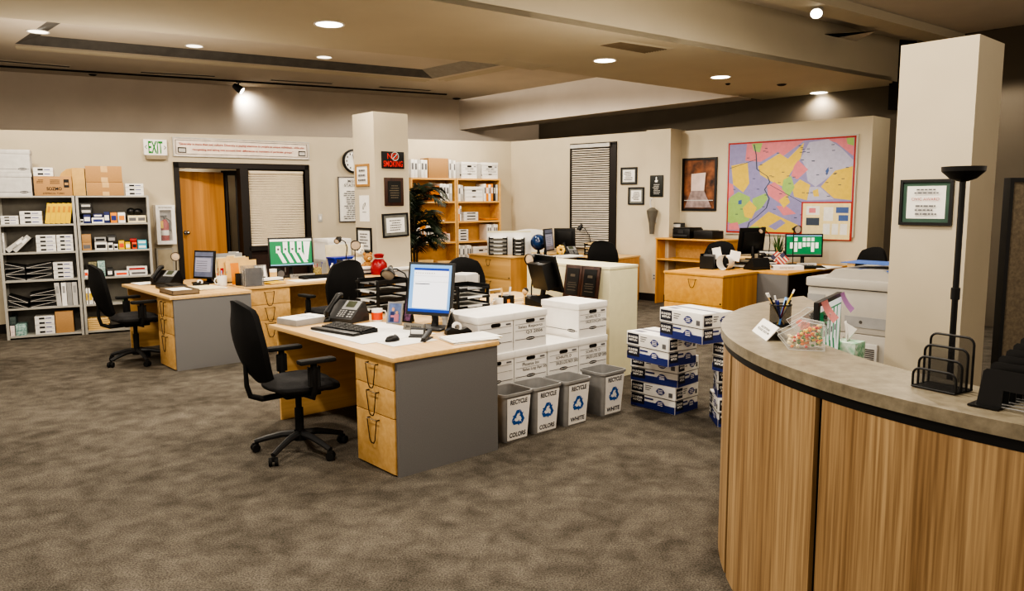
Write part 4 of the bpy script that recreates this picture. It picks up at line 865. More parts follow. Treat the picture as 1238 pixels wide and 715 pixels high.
office_chair('black office chair behind grey upright unit and letter trays', 2.6, 2.42, -100, 10)
# ---- on the nearest desk
keyboard('black keyboard with wrist rest on the nearest desk', W(.27, 1.02, TZ + .004), RZ - radians(80))
paper_sheet('large white desk blotter sheet under the black keyboard', W(.36, .86, TZ), RZ, .58, .74, paper, .003, name='desk_blotter', cat='blotter')
mouse('glossy black computer mouse on a white sheet, nearest desk', W(.27, .45, TZ + .004), RZ + radians(10))
paper_sheet('white mouse sheet under the mouse on nearest desk', W(.34, .38, TZ), RZ, .34, .2, paper, .003, name='mouse_mat', cat='paper')
phone('dark grey desk phone with handset and display, nearest desk', W(.5, 1.44, TZ), RZ - radians(70))
t = mug('white mug with orange printed band, beside the desk phone', W(.66, 1.27, TZ), white, orange, rot=RZ + 2.6)
def figs(g, w, h):
    g.box(-.035, .0, .02, -.005, .002, h * .55, 0); g.box(0, .0, .02, .035, .002, h * .45, 1); g.ball((-.015, .001, h * .66), (.012, .002, .015), 2); g.ball((.018, .001, h * .52), (.011, .002, .013), 2); g.box(-.03, -.001, h * .3, .03, .001, h * .4, 1)
figs.m = [mat('print_navy', (40, 50, 100), .6), mat('print_pink', (190, 120, 140), .6), mat('print_skin', (210, 160, 130), .6)]
photo_frame('framed group snapshot on blue ground beside orange mug', W(.66, 1.04, TZ), RZ - radians(60), .125, .17, grey_pl, mat('photo_blue', (110, 130, 180), .5, var=.2, scale=20), extra=figs)
photo_frame('tall narrow colourful photo stood left of the bright monitor', W(.78, 1.05, TZ), RZ - radians(75), .09, .24, black, mat('photo_purple', (150, 110, 160), .5, var=.4, scale=30))
monitor('monitor showing a white document on blue, nearest desk', W(.74, .68, TZ), RZ - radians(66), .375, .38, scr_doc, charcoal, -10, .1, group=None)
nameplate('grey desk name plate below the bright monitor', W(.62, .71, TZ), RZ - radians(68), 'Jim Halpert', .17, .05)
t = thing('stapler', 'dark stapler standing on end beside the name plate', 'stapler', W(.46, .33, TZ), RZ - radians(55))
G().box(-.018, -.08, 0, .018, .08, .012, bev=.004).ob('base', charcoal, t); g = G(); g.M = T3(0, 0, .016) @ RX(16); g.box(-.016, -.07, 0, .016, .075, .03, bev=.008); g.ob('arm', charcoal, t)
t = thing('tape_dispenser', 'black tape dispenser with white roll on the nearest desk', 'tape dispenser', W(.76, .38, TZ), RZ - radians(20))
G().prism([(-.09, 0), (.09, 0), (.09, .02), (.06, .045), (.01, .03), (-.05, .05), (-.09, .03)], -.03, .03, plane='xz').ob('body', black, t); g = G(); g.M = T3(-.01, 0, .05) @ RX(90); g.lathe([(.018, -.012), (.034, -.012), (.034, .012), (.018, .012)], 20); g.ob('tape_roll', white, t)
paper_sheet('loose white papers overhanging the nearest desk corner', W(.7, .17, TZ), RZ + radians(-10), .34, .24, [paper, paper, paper2, paper, paper], .002, 6, name='loose_papers', cat='papers', seed=4)
t = thing('card_stand', 'small dark business card stand beside the black mouse', 'card holder', W(.47, .46, TZ), RZ - radians(50)); G().prism([(-.03, 0), (.04, 0), (.04, .06), (.028, .06), (.0, .015), (-.03, .012)], -.05, .05, plane='yz').ob('holder', charcoal, t); G().box(-.042, .005, .02, .042, .012, .05).ob('cards', white, t)
t = thing('easel_photo', 'slim silver picture leaning by the monitor foot', 'photo frame', W(.74, .5, TZ), RZ - radians(140)); g = G(); g.M = RX(-16); g.box(-.05, 0, 0, .05, .008, .17); g.ob('frame', chrome, t); g = G(); g.M = RX(-16); g.box(-.042, -.002, .008, .042, -.0005, .162); g.ob('photo', grey_pl, t); g = G(); g.prism([(.01, .0), (.08, 0), (.05, .14)], -.02, .02, plane='yz'); g.ob('easel', black, t)
t = thing('paper_pack', 'thick white spiral stack of paper at far end, nearest desk', 'papers', W(.2, 1.58, TZ), RZ - radians(80)); G().box(-.12, -.15, 0, .12, .15, .045, bev=.003).ob('sheets', grey_pl, t); G().box(-.115, -.145, .045, .115, .145, .048).ob('cover_sheet', paper, t); lines(t, 0, 0, 0, 0, 0, 0) if 0 else G().box(-.08, .04, .0481, .08, .05, .0486).box(-.08, .0, .0481, .05, .01, .0486).ob('cover_print', inkg, t)
mouse('small black mouse beside the thick white paper stack', W(.36, 1.5, TZ), RZ)
# ---- on the facing desk
letter_tray('black three-tier letter tray left of the bright monitor', W(1.0, 1.72, TZ), RZ - radians(90), 4, w=.3, d=.36, gap=.075, fill=(1, 1, 1, 0, 0))
letter_tray('black letter tray with papers right of the bright monitor', W(1.3, 1.0, TZ), RZ, 4, w=.3, d=.28, gap=.07, fill=(1, 1, 1, 0))
t = thing('equipment_tower', 'pale grey upright equipment unit behind right letter tray', 'computer', W(1.54, 1.28, TZ), RZ + radians(20)); G().box(-.13, -.08, 0, .08, .1, .31, bev=.02).ob('housing', lgrey, t); G().box(.081, -.08, .02, .09, .08, .29, bev=.003).ob('side_cover', grey_pl, t); G().box(-.09, -.084, .05, .05, -.08, .09).ob('slot', grey_pl, t)
gl = atd(487, 372, 6.2); gooseneck('black gooseneck lamp with pale round head above letter tray', W(1.26, 1.74, TZ), RZ, [(0, 0, .08), (.02, .0, .2), (.0, .04, .29), (-.05, .09, .33), (-.1, .12, .33)], (-.55, -.45, -.5), hr=.062)
t = mug('white ceramic mug beside the black pen cup, facing desk', W(1.74, 1.1, TZ), white, rot=RZ); 
t = thing('pen_cup', 'black square pen cup with orange and white papers', 'pen cup', W(1.9, 1.18, TZ), RZ); G().box(-.05, -.05, 0, .05, .05, .1, bev=.004).ob('cup', black, t); G().box(-.035, -.052, .03, -.005, -.0505, .07).ob('orange_mark', orange2, t)
for k, (dx, m_, lb) in enumerate(((-.035, manila, 'tan ruler standing in black square pen cup'), (.03, white, 'white ruler standing in black square pen cup'))): 
    t = thing('ruler', lb, 'ruler', W(1.9, 1.18, TZ + .05), RZ); g = G(); g.M = T3(dx, 0, 0) @ RY(dx * 300); g.box(-.01, -.001, 0, .01, .001, .12); g.ob('strip', m_, t)
t = thing('frame_stand', 'white empty frame edge around the black pen cup', 'photo frame', W(1.86, 1.26, TZ), RZ); g = G(); g.M = RX(-8); g.box(-.075, 0, 0, -.065, .006, .15).box(.065, 0, 0, .075, .006, .15).box(-.075, 0, .14, .075, .006, .15); g.ob('frame', white, t)
t = thing('desk_console', 'low black console between pen cup and dark monitor', 'phone', W(2.25, 1.05, TZ), RZ); G().prism([(-.1, 0), (.1, 0), (.1, .07), (-.1, .03)], -.16, .12, plane='yz').ob('body', black, t); G().box(.02, -.09, .04, .1, -.03, .06).ob('keypad', lgrey, t)
t = thing('bobblehead', 'tiny figurine with dark hair on the facing desk', 'figurine', W(2.12, 1.18, TZ), RZ - 1); G().lathe([(0, 0), (.025, 0), (.025, .01), (.015, .02), (.018, .06), (.01, .08), (0, .08)], 14).ob('body', manila, t); G().ball((0, 0, .11), (.026, .024, .03)).ob('head', mat('doll_skin', (222, 186, 140), .6), t); G().ball((.004, .006, .122), (.027, .025, .024)).ob('hair', black, t)
monitor('black monitor seen from behind, before the dark plaques', W(2.44, 1.2, TZ), RZ + radians(75), .4, .34, scr_off, black, -16, .09, D=.13)
gooseneck('black desk lamp with round lens above the dark monitor', W(2.46, 1.46, TZ), RZ, [(0, 0, .1), (.0, -.02, .26), (.0, -.04, .34), (-.03, -.08, .38)], (-.9, -.1, -.1), hr=.055)
# cream cabinet
t = dthing('metal_cabinet', 'low cream metal cabinet closing the end of desks', 'cabinet', 2.85, .83, 0, 0)
G().box(0.005, 0.005, 0, .4, 1.12, 1.02).ob('body', cream_m, t); G().box(0, 0, 1.021, .405, 1.125, 1.05, bev=.006).ob('top', cream_m, t)
for k, (y_, lb) in enumerate(((.36, 'dark upright plaque leaning on cream cabinet, behind the monitor'), (.14, 'dark upright plaque leaning on cream cabinet, nearest the corner'))):
    t = thing('leaning_plaque', lb, 'plaque', W(2.72, .83 + y_ + .04, TZ), RZ - radians(90)); t.location = W(2.74, .86 + y_, TZ); 
    g = G(); g.M = RX(-9); w_ = .215; g.box(-w_ / 2, 0, 0, w_ / 2, .02, .31, bev=.004); g.ob('board', walnut, t); g = G(); g.M = RX(-9); g.box(-w_ * .36, -.004, .03, w_ * .36, -.001, .28); g.ob('metal_plate', black, t); lines_g = G(); lines_g.M = RX(-9)
    for j, (a, z_) in enumerate(((.03, .2), (.05, .14), (.06, .12), (.05, .1), (.055, .07))): lines_g.box(-a, -.0052, z_, a, -.0045, z_ + (.024 if j == 0 else .006))
    lines_g.ob('engraved_print', mat('engraving', (92, 84, 74), .5), t)
t = thing('magazine', 'yellow-topped magazine cover pinned on the cream cabinet', 'magazine', W(2.848, 1.76, .92), RZ - radians(90)); G().box(-.1, -.004, -.13, .1, 0, .11).ob('cover', mat('mag_yellow', (226, 216, 130), .6), t); G().box(-.07, -.006, -.12, .08, -.0045, .02).ob('cover_photo', mat('mag_photo', (120, 90, 130), .6, var=.5, scale=24), t); text('NISSCO', t, ink, (.0, -.006, .07), w=.16, h=.045, bold=.03)
paper_sheet('loose cream papers at back of the facing desk', W(2.1, 1.5, TZ), RZ, .4, .2, [paper2, paper, manila], .006, 3, name='loose_papers', cat='papers', seed=9)
# ---- storage boxes: bottom, middle and top tiers
bx0, by0, bw_, bh_ = .9, .33, .34, .28
who = ['SCHRUTE, D', 'SALES LOG JUN 2005']
names = {(0, 0): None, (1, 0): None}
cols = ['left', 'second', 'third', 'right']
for c in range(4):
    for r_ in range(3):
        if r_ == 2 and c == 2: continue
        txt = {(1, 2): ['Sales Reports', 'Q3 2006'], (1, 1): ['Phoenix Inv', 'Sales Log Apr 05'], (2, 1): ['SCHRUTE, D', 'SALES LOG NOV 2005'], (3, 1): ['SCHRUTE, D', 'SALES LOG SEP 2005'], (3, 2): ['SCHRUTE, D', 'SALES LOG JAN 2006'], (0, 2): None, (0, 1): None}.get((c, r_))
        lb = {(1, 2): 'white storage box marked Sales Reports Q3 2006, top tier', (0, 2): 'white storage box half behind desk corner, top tier', (3, 2): 'white storage box standing alone on top, nearest cream cabinet',
              (0, 1): 'white storage box behind the desk corner, middle tier', (1, 1): 'white storage box below the Sales Reports box, middle tier', (2, 1): 'white storage box with bare lid, middle tier', (3, 1): 'white storage box under the lone top box, middle tier',
              (0, 0): 'white storage box on the floor behind the leftmost bin', (1, 0): 'white storage box on floor behind second bin from left', (2, 0): 'white storage box on the floor behind the third bin', (3, 0): 'white storage box on the floor behind the rightmost bin'}[(c, r_)]
        bankers_box(lb, W(bx0 + c * (bw_ + .002), by0 + (.0, .006, .0, .004)[c] + .004 * r_, r_ * (bh_ + .001)), RZ, bw_, bh_, .43, txt, side=(c == 3 or c == 0), group='white storage boxes stacked beside the desk')
recycle_bin('grey COLORS recycling bin partly hidden by nearest desk', 1.02, .17, 'COLORS')
recycle_bin('grey COLORS recycling bin shown whole, second from desk', 1.305, .17, 'COLORS')
recycle_bin('grey WHITE recycling bin beside the COLORS bins', 1.6, .15, 'WHITE')
recycle_bin('grey WHITE recycling bin standing apart at right end', 2.0, .15, 'WHITE')
# ---- paper cartons
def put_carton(lb, x, y, z, rz): return carton(lb, W(x, y, z), RZ + radians(rz), group='paper cartons stacked on the carpet')
put_carton('paper carton at the bottom of the left stack', 2.33, .14, 0.0, -90)
put_carton('paper carton second from floor in the left stack', 2.3, .12, .217, -86)
put_carton('paper carton third from floor, turned in the left stack', 2.13, .02, .434, -97)
put_carton('paper carton on top, bridging the two carton stacks', 2.12, -.3, .651, -101)
put_carton('paper carton at the bottom of the right stack', 2.3, -.7, 0.0, -45)
put_carton('paper carton second from floor in the right stack', 2.31, -.68, .217, -52)
put_carton('paper carton under the bridge end of right stack', 2.24, -.68, .434, -98)
# ================================================================== LEFT DESKS
def two_desk(px, py, dz=0): return at(px, py, TZ + dz)
phone('black desk phone on the left desk, nearest grey shelves', W(.35, 5.2, TZ), RZ - radians(60), black)
t = thing('cloth_bag', 'flat black cloth bag lying before the left phone', 'bag', W(.25, 4.75, TZ), RZ); G().box(-.12, -.16, 0, .12, .16, .035, bev=.015).box(-.05, -.2, 0, .1, .1, .05, bev=.02).ob('bag', black, t)
t = thing('desk_organizer', 'grey flat tray at the corner of left desk', 'tray', W(.16, 4.23, TZ), RZ); G().box(-.13, -.2, 0, .13, .2, .012).box(-.13, -.2, 0, -.122, .2, .05).box(.122, -.2, 0, .13, .2, .05).box(-.13, -.2, 0, .13, -.192, .05).box(-.13, .192, 0, .13, .2, .05).ob('tray', mat('brown_grey', (120, 106, 88), .6), t); G().box(-.1, -.16, .013, .1, .16, .04).ob('papers', paper, t)
paper_sheet('white papers on the left desk behind grey tray', W(.5, 4.5, TZ), RZ, .3, .42, [paper, paper, paper2], .004, 3, name='loose_papers', cat='papers', seed=5)
paper_sheet('white papers at far edge of left desk', W(.18, 5.45, TZ), RZ, .2, .28, [paper, paper], .004, 2, name='loose_papers', cat='papers', seed=6)
monitor('dark tilted monitor with dim screen on the left desk', W(.7, 5.02, TZ), RZ - radians(64), .3, .32, scr_list, black, -8, .05)
gooseneck('black desk lamp with round lens at left desk back', W(.55, 5.5, TZ), RZ, [(0, 0, .12), (.0, -.02, .26), (0, -.05, .3)], (-.5, -.9, -.1), hr=.05)
t = mug('white mug with pens and pencils on left desk', W(.74, 4.6, TZ), white, rot=RZ, h=.11, r=.05)
pens(W(.74, 4.6, TZ), .045, .1, 4, 3, 'white mug on the left desk')
t = thing('tape_dispenser', 'white roll tape dispenser under the dim monitor', 'tape dispenser', W(.55, 4.72, TZ), RZ); G().prism([(-.08, 0), (.08, 0), (.08, .02), (.0, .03), (-.05, .05), (-.08, .03)], -.025, .025, plane='xz').ob('body', black, t); g = G(); g.M = T3(-.01, 0, .045) @ RX(90); g.lathe([(.015, -.011), (.03, -.011), (.03, .011), (.015, .011)], 18); g.ob('tape_roll', white, t)
t = thing('folder', 'red folder upright behind the dim monitor', 'folder', W(.8, 4.98, TZ), RZ + radians(20)); G().box(-.005, -.12, 0, .03, .12, .17, bev=.003).ob('cover', red, t); G().box(0, -.115, .0, .025, .121, .168).ob('sheets', paper, t)
# ---- desk 3 items (along the long maple desk)
t = mug('dark mug of pens beside the clear acrylic stand', W(.9, 4.5, TZ), black, rot=RZ, h=.13, r=.05, handle_=False)
t = thing('envelope', 'orange card tucked behind the dark mug', 'card', W(.9, 4.62, TZ), RZ); g = G(); g.M = RX(-8); g.box(-.04, 0, 0, .05, .004, .24); g.ob('card', orange2, t)
t = thing('acrylic_organizer', 'clear grey acrylic organizer full of papers on desk', 'organizer', W(.98, 4.36, TZ - .0), RZ - radians(6)); G().box(-.1, -.09, 0, .1, .09, .006).box(-.1, -.09, 0, -.094, .09, .22).box(.094, -.09, 0, .1, .09, .22).box(-.1, .084, 0, .1, .09, .22).box(-.1, -.09, 0, .1, -.084, .2).ob('case', mat('smoke_acrylic', (150, 152, 156), .1, alpha=.3), t)
for k in range(4): G().box(-.085, -.07 + k * .038, .007, .085, -.055 + k * .038, .2 - .012 * k).ob('papers', [mat('mag_dark', (70, 66, 66), .4, var=.4, scale=20), paper, inkg, paper][k], t)
t = thing('file_sorter', 'upright sorter of manila folders behind acrylic organizer', 'folders', W(1.02, 4.9, TZ), RZ); G().box(-.2, -.1, 0, .2, .1, .012).ob('base', black, t)
for k, (m_, dx, h_) in enumerate(((manila, .05, .24), (manila, -.02, .27), (paper2, -.04, .28), (grey_pl, -.06, .32), (paper, -.06, .31))):
    g = G(); g.M = T3(dx, -.07 + k * .036, .012) @ RX(-4 - k); g.box(-.19, 0, 0, .17, .006, h_); g.box(-.14 + .05 * k, 0, h_, -.05 + .05 * k, .006, h_ + .018); g.ob('folder', m_, t)
paper_sheet('yellow notepads scattered along the long desk edge', W(1.26, 4.4, TZ), RZ + radians(12), .2, .14, [yellow, manila, yellow], .006, 3, name='notepads', cat='notepad', seed=12)
t = thing('hole_punch', 'long white flat hole punch on the long maple desk', 'hole punch', W(1.22, 4.58, TZ), RZ + radians(6)); G().box(-.2, -.06, 0, .2, .06, .05, bev=.008).ob('body', white, t); G().box(-.2, -.062, .015, .2, -.06, .025).ob('band_print', ink, t)
def bwp(g, w, h): g.ball((0, .001, h * .5), (w * .2, .002, h * .24), 0); g.box(-w * .28, .0, h * .16, w * .28, .002, h * .26, 0)
bwp.m = [ink]
photo_frame('silver framed black and white portrait on the long desk', W(1.28, 4.78, TZ), RZ + radians(6), .15, .19, chrome, paper, extra=bwp)
t = mug('white paper cup beside the silver portrait frame', W(1.42, 4.8, TZ), white, manila, handle_=False, h=.13, r=.042, cat='cup', name='paper_cup')
t = thing('small_clock', 'small dark round desk clock under the card screen', 'clock', W(1.52, 4.84, TZ), RZ); g = G(); g.M = T3(0, 0, .06) @ RX(90); g.lathe([(0, -.03), (.06, -.03), (.06, .02), (0, .03)], 20); g.box(-.04, -.06, -.03, .04, -.045, .03); g.ob('body', black, t); g = G(); g.M = T3(0, 0, .06) @ RX(90); g.lathe([(0, .0325), (.045, .0325)], 20, sm=False); g.ob('dial', inkg, t)
monitor('widescreen monitor showing white card cascades on green', W(1.74, 4.98, TZ), RZ + radians(-16), .53, .36, scr_cards, black, -4, .12)
nameplate('long pale name plate below the green card screen', W(1.78, 4.78, TZ), RZ + radians(-12), 'Phyllis Lapin-Vance', .3, .05)
keyboard('black keyboard under the green card screen', W(1.9, 4.6, TZ + .005), RZ, rest=False)
paper_sheet('white blotter papers under the black keyboard, long desk', W(1.75, 4.48, TZ), RZ, .5, .26, paper, .004, name='desk_blotter', cat='blotter')
t = mug('printed ceramic mug full of pens right of card screen', W(2.02, 4.86, TZ), mat('mug_pattern', (206, 190, 130), .5, c2=(110, 100, 60), scale=60), rot=RZ, h=.11, r=.05, hm=ink)
pens(W(2.02, 4.86, TZ), .045, .1, 6, 1, 'printed mug beside the card screen')
P_ = lambda px, py, D: atd(px, py, D)
# second table with soft toys, lamp, papers (right end of the long desk row)
gooseneck('black gooseneck lamp curving beside the green card screen', W(2.5, 5.0, TZ), RZ, [(0, 0, .2), (.02, .0, .32), (-.01, 0, .4), (-.09, 0, .44)], (-.6, -.4, -.3), hr=.035)
gooseneck('black desk lamp with round head over the blue bin', W(2.4, 4.6, TZ), RZ, [(0, 0, .2), (0, 0, .36), (-.01, -.03, .4)], (-.5, -1, -.35), hr=.062)
t = thing('blue_bin', 'bright blue plastic bin behind the right desk lamp', 'bin', W(2.62, 5.3, TZ - .04), RZ); G().prism([(-.13, 0), (.13, 0), (.18, .22), (-.18, .22)], -.1, .1, plane='xz').ob('tub', blue, t); G().box(-.19, -.11, .205, .19, .11, .225, bev=.004).ob('rim', blue, t)
t = thing('document_holder', 'cream upright folder behind the blue plastic bin', 'folder', W(2.62, 5.42, TZ - .04), RZ); g = G(); g.M = RX(-5); g.box(-.17, 0, 0, .17, .01, .38); g.ob('card', paper2, t)
t = thing('card_sign', 'white folded card on stand beside the teddy bear', 'card', W(2.45, 4.76, TZ), RZ); g = G(); g.prism([(-.04, 0), (.04, 0), (.0, .19)], -.13, .13, plane='yz'); g.ob('card', white, t)
t = thing('letter_sorter', 'grey upright letter sorter by the right desk lamp', 'letter sorter', W(2.26, 4.62, TZ), RZ)
for k in range(3): G().box(-.05 + k * .045, -.08, 0, -.04 + k * .045, .1, .2 - .01 * k, bev=.003).ob('divider', [charcoal, chrome, blue][k], t)
G().box(-.06, -.09, 0, .06, .1, .01).ob('base', charcoal, t)
t = thing('hand_cream', 'white and red bottle beside the printed mug', 'bottle', W(2.15, 4.72, TZ), RZ); G().lathe([(0, 0), (.03, 0), (.03, .12), (.012, .14), (.012, .16), (0, .16)], 16).ob('bottle', white, t); G().lathe([(.0305, .03), (.0305, .1)], 16).ob('band', red, t)
def teddy(label, loc, rz, m, s_=1.0, snout=None):
    t = thing('teddy_bear', label, 'soft toy', loc, rz)
    g = G(); g.M = Matrix.Scale(s_, 4); g.ball((0, 0, .09), (.08, .07, .1)).ball((0, -.02, .235), (.068, .062, .062)).ball((-.048, 0, .29), (.026, .015, .026)).ball((.048, 0, .29), (.026, .015, .026)).ball((-.085, -.04, .12), (.028, .045, .032)).ball((.085, -.04, .12), (.028, .045, .032)).ball((-.055, -.09, .035), (.035, .06, .035)).ball((.055, -.09, .035), (.035, .06, .035)); g.ob('body', m, t)
    g = G(); g.M = Matrix.Scale(s_, 4); g.ball((0, -.078, .222), (.03, .022, .022)); g.ob('muzzle', snout or white, t)
    g = G(); g.M = Matrix.Scale(s_, 4); g.ball((0, -.1, .232), (.009, .006, .007)); g.ball((-.025, -.076, .25), .006); g.ball((.025, -.076, .25), .006); g.ob('face_dots', black, t); return t
teddy('white teddy bear sitting on the desk before pillar', W(2.66, 4.98, TZ), RZ - radians(10), mat('white_plush', (236, 228, 206), .95, bump=.5, scale=80), 1.15)
teddy('brown teddy bear slumped between white bear and red bag', W(2.66, 4.74, TZ), RZ - radians(10), mat('brown_plush', (176, 128, 72), .95, bump=.5, scale=80), .85, manila)
t = thing('gift_bag', 'shiny dark red gift bag at the end of desk', 'bag', W(2.68, 4.5, TZ), RZ - radians(8)); g = G(); g.lathe([(0, 0), (.1, 0), (.105, .05), (.1, .14), (.05, .2), (.07, .25), (.05, .26), (0, .22)], 9); g.ob('bag', mat('red_foil', (150, 14, 24), .3, bump=.5, scale=14), t); G().lathe([(.05, .19), (.056, .2), (.05, .21)], 12).ob('tie', lgrey, t)
t = thing('book_stack', 'small stack of grey books before the brown bear', 'books', W(2.56, 4.64, TZ), RZ)
for k in range(4): G().box(-.09 + .006 * k, -.07, k * .024, .1 - .005 * k, .07, k * .024 + .022).ob('book', [charcoal, lgrey, inkg, white][k], t)
# box tower between wall and pillar
for k, (lb, m_) in enumerate((('grey storage box at the bottom of stack beside pillar', lgrey), ('grey storage box third from top beside the pillar', lgrey), ('grey storage box under the top box beside pillar', lgrey), ('white storage box on top of the stack beside pillar', white))):
    p = at(400, 300, 1.1); bankers_box(lb, W(2.62, 5.7, k * .286), RZ + radians(0), .36, .285, .42, None, True, 'storage boxes stacked beside the pillar', m_, plain=True)
# ================================================================== ACCOUNTING CORNER
def lateral(label, x, y, L, D, rz, h=.715, m=oak_x, ms=oak, top=True, split=.36):
    "two-drawer cabinet, drawers face local -x, runs along +y"
    t = dthing('lateral_cabinet', label, 'cabinet', x, y, 0, rz)
    G().box(.015, 0, 0, D, L, h - .001).ob('body', ms, t); G().box(-.015, -.012, h, D + .01, L + .012, h + .028, bev=.004).ob('top', maple if m is not oak_x else oak_x, t)
    for z0, z1 in ((split, h - .004), (.012, split - .006)):
        d = G().box(-.004, .004, z0, .0145, L - .004, z1, bev=.002).ob('drawer', m, t); handle(d, -.004, L * .5 , z1 - .045)
    G().cyl(.01, 0, .006, n=10).ob('lock', black, t).matrix_local = T3(-.004, .03, split + .03) @ RY(-90)
    return t
cab_m = wood('accounting_front', (214, 170, 106), (226, 184, 122), 'y', bands=14); cab_s = wood('accounting_side', (190, 136, 72), (206, 154, 88), 'z', bands=16)
t = lateral('light wood lateral cabinet carrying the black five-tier tray', 5.8, 5.55, 1.08, .62, 0, .715, cab_m, cab_s)
t = dthing('office_desk', 'light wood desk with the blue globe behind cream cabinet', 'desk', 6.44, 5.55); G().box(0, 0, .715, .66, .8, .743, bev=.004).ob('desktop', maple, t); G().box(.0, .01, 0, .63, .035, .714).ob('side_panel', cab_s, t); G().box(.63, .04, 0, .655, .78, .714).ob('end_panel', cab_s, t); G().box(.02, .76, .1, .62, .78, .714).ob('modesty_panel', cab_s, t)
MR = lambda s_, off, z=0: WR.P(s_, z, off)
t = thing('office_desk', 'maple desk along the wall under the tall blinds', 'desk', MR(1.5, .74), WR.rz); G().box(0, 0, .715, 1.25, .7, .743, bev=.004).ob('desktop', maple, t); G().box(1.215, .02, 0, 1.24, .68, .714).ob('side_panel', cab_s, t); G().box(0, .02, 0, .025, .68, .714).ob('side_panel', cab_s, t); G().box(.03, .64, .1, 1.21, .66, .714).ob('modesty_panel', dkpanel, t)
letter_tray('black five-tier wire tray stack on the light lateral cabinet', W(5.98, 6.05, TZ), RZ - radians(45), 5, w=.3, d=.26, gap=.065, fill=(1, 1, 1, 1, 1))
letter_tray('black wire tray stack facing right beside five-tier one', W(6.14, 5.72, TZ), RZ - radians(45), 5, w=.18, d=.26, gap=.062, fill=(1, 1, 1, 1, 1))
def board(lb, x0, y0, x1, y1, D):
    c = atd((x0 + x1) / 2, (y0 + y1) / 2, D); w_ = (x1 - x0) / F * D; h_ = (y1 - y0) / F * D
    t = thing('paper_board', lb, 'divider', Vector((c.x, c.y, c.z - h_ / 2)), 0); return t, w_, h_
t, w_, h_ = board('bright cream privacy board left of the black tray stack', 589, 277, 642, 304, 12.9); t.location.z = TZ; G().box(-w_ / 2, 0, 0, w_ / 2, .02, h_ + .02, bev=.004).ob('panel', white, t); G().box(-w_ / 2, -.004, h_ + .0, w_ / 2, .024, h_ + .025, bev=.003).ob('rail', cream_m, t)
t, w_, h_ = board('white curved privacy board behind the blue globe', 620, 273, 662, 300, 13.35); t.location.z = TZ
g = G(); n = 12; g.prism([(-w_ / 2, 0), (w_ / 2, 0)] + [(w_ / 2 - w_ * k / n, h_ * .96 + .04 * sin(pi * k / n)) for k in range(n + 1)], 0, .02, plane='xz'); g.ob('panel', white, t); G().box(-w_ / 2, -.03, 0, w_ / 2, .05, .015).ob('foot', cream_m, t)
p = atd(651, 287, 12.7); t = thing('blue_globe', 'dark blue glossy globe on its stand on the desk', 'globe', (p.x, p.y, TZ), 0); g = G(); g.ball((0, 0, .22), .135, n=24, m=16); g.ob('ball', mat('globe_blue', (22, 60, 110), .2, var=.3, scale=10, coat=1), t); G().lathe([(.09, 0), (.09, .015), (.03, .03), (.02, .09), (.06, .1)], 18).ob('stand', black, t)
def mini(lb, px, py, D, rzd, w_, h_, z, screen=scr_off, m=black):
    p = atd(px, py, D); return monitor(lb, (p.x, p.y, z), radians(rzd), w_, h_, screen, m, -6, .1)
mini('black monitor edge-on beside the blue globe', 664, 292, 12.3, 68, .4, .36, TZ, scr_list)
mini('black monitor seen from behind, left of the tall blinds', 683, 296, 13.0, 165, .36, .34, TZ)
p = atd(678, 300, 12.5); t = thing('paper_flower', 'orange and yellow toy flower beside the desk phone', 'ornament', (p.x, p.y, TZ), 0); g = G()
for k in range(7): g.ball((.05 * cos(k * .9), .02 * sin(k), .1 + .05 * sin(k * .9)), (.03, .02, .04), n=8, m=5)
g.ob('petals', mat('flower', (232, 160, 60), .6, c2=(240, 220, 120), scale=30), t); G().cyl(.03, 0, .07).ob('pot', orange2, t)
p = atd(688, 299, 12.6); phone('black desk phone on the desk beside orange flower', (p.x, p.y, TZ), radians(20), charcoal)
p = MR(2.12, .38, TZ); letter_tray('black letter tray with yellow papers under the tall blinds', p, WR.rz, 3, w=.32, d=.3, gap=.08, fill=(1, 2, 2))
gooseneck('thin black lamp arching in front of tall blinds', MR(1.85, .15, TZ), WR.rz, [(0, 0, .15), (-.03, 0, .3), (-.12, 0, .42), (-.2, 0, .47)], (-.5, -.3, -1), hr=.04)
office_chair('black office chair in front of the tall blinds desk', 0, 0, 0, 30, world=Vector((1.5, 11.85, 0))).rotation_euler.z = RZ + radians(25)
paper_sheet('white papers on desk beside the blue globe', atd(684, 303, 12.2).xy.to_3d() + Vector((0, 0, TZ)), RZ, .5, .3, paper, .01, 3, name='loose_papers', cat='papers', seed=20)
# ================================================================== RIGHT BACK GROUP
t = lateral('orange wood lateral cabinet with two drawers, below paper holders', 5.56, 1.4, .87, .76, 0, .715, oak_x, oak)
t = dthing('office_desk', 'wood desk with grey end panel under the wall map', 'desk', 6.345, 1.0); G().box(0, -.01, .715, 1.62, .8, .743, bev=.004).ob('desktop', oak_x, t); G().box(0, .0, 0, .03, .78, .714).ob('side_panel', grey_lam, t); G().box(1.58, .0, 0, 1.61, .78, .714).ob('side_panel', oak, t); G().box(.03, .5, .05, 1.58, .53, .714).ob('modesty_panel', dkpanel, t); G().box(.035, .02, .0, .06, .48, .714).ob('inner_panel', dkpanel, t)
t = dthing('wood_hutch', 'open light wood shelf unit with the black printer on top', 'shelf', 7.4, 2.62); hh = 1.05
G().box(0, 0, 0, .45, .025, hh - .025).ob('side_panel', oak, t); G().box(0, 1.205, 0, .45, 1.23, hh - .025).ob('side_panel', oak, t); G().box(-.01, -.01, hh - .024, .46, 1.24, hh, bev=.003).ob('top', oak_x, t); G().box(.43, .026, 0, .45, 1.204, hh - .025).ob('back_panel', maple_z, t); G().box(0, .026, .7, .428, 1.204, .722).ob('shelf', oak_x, t)
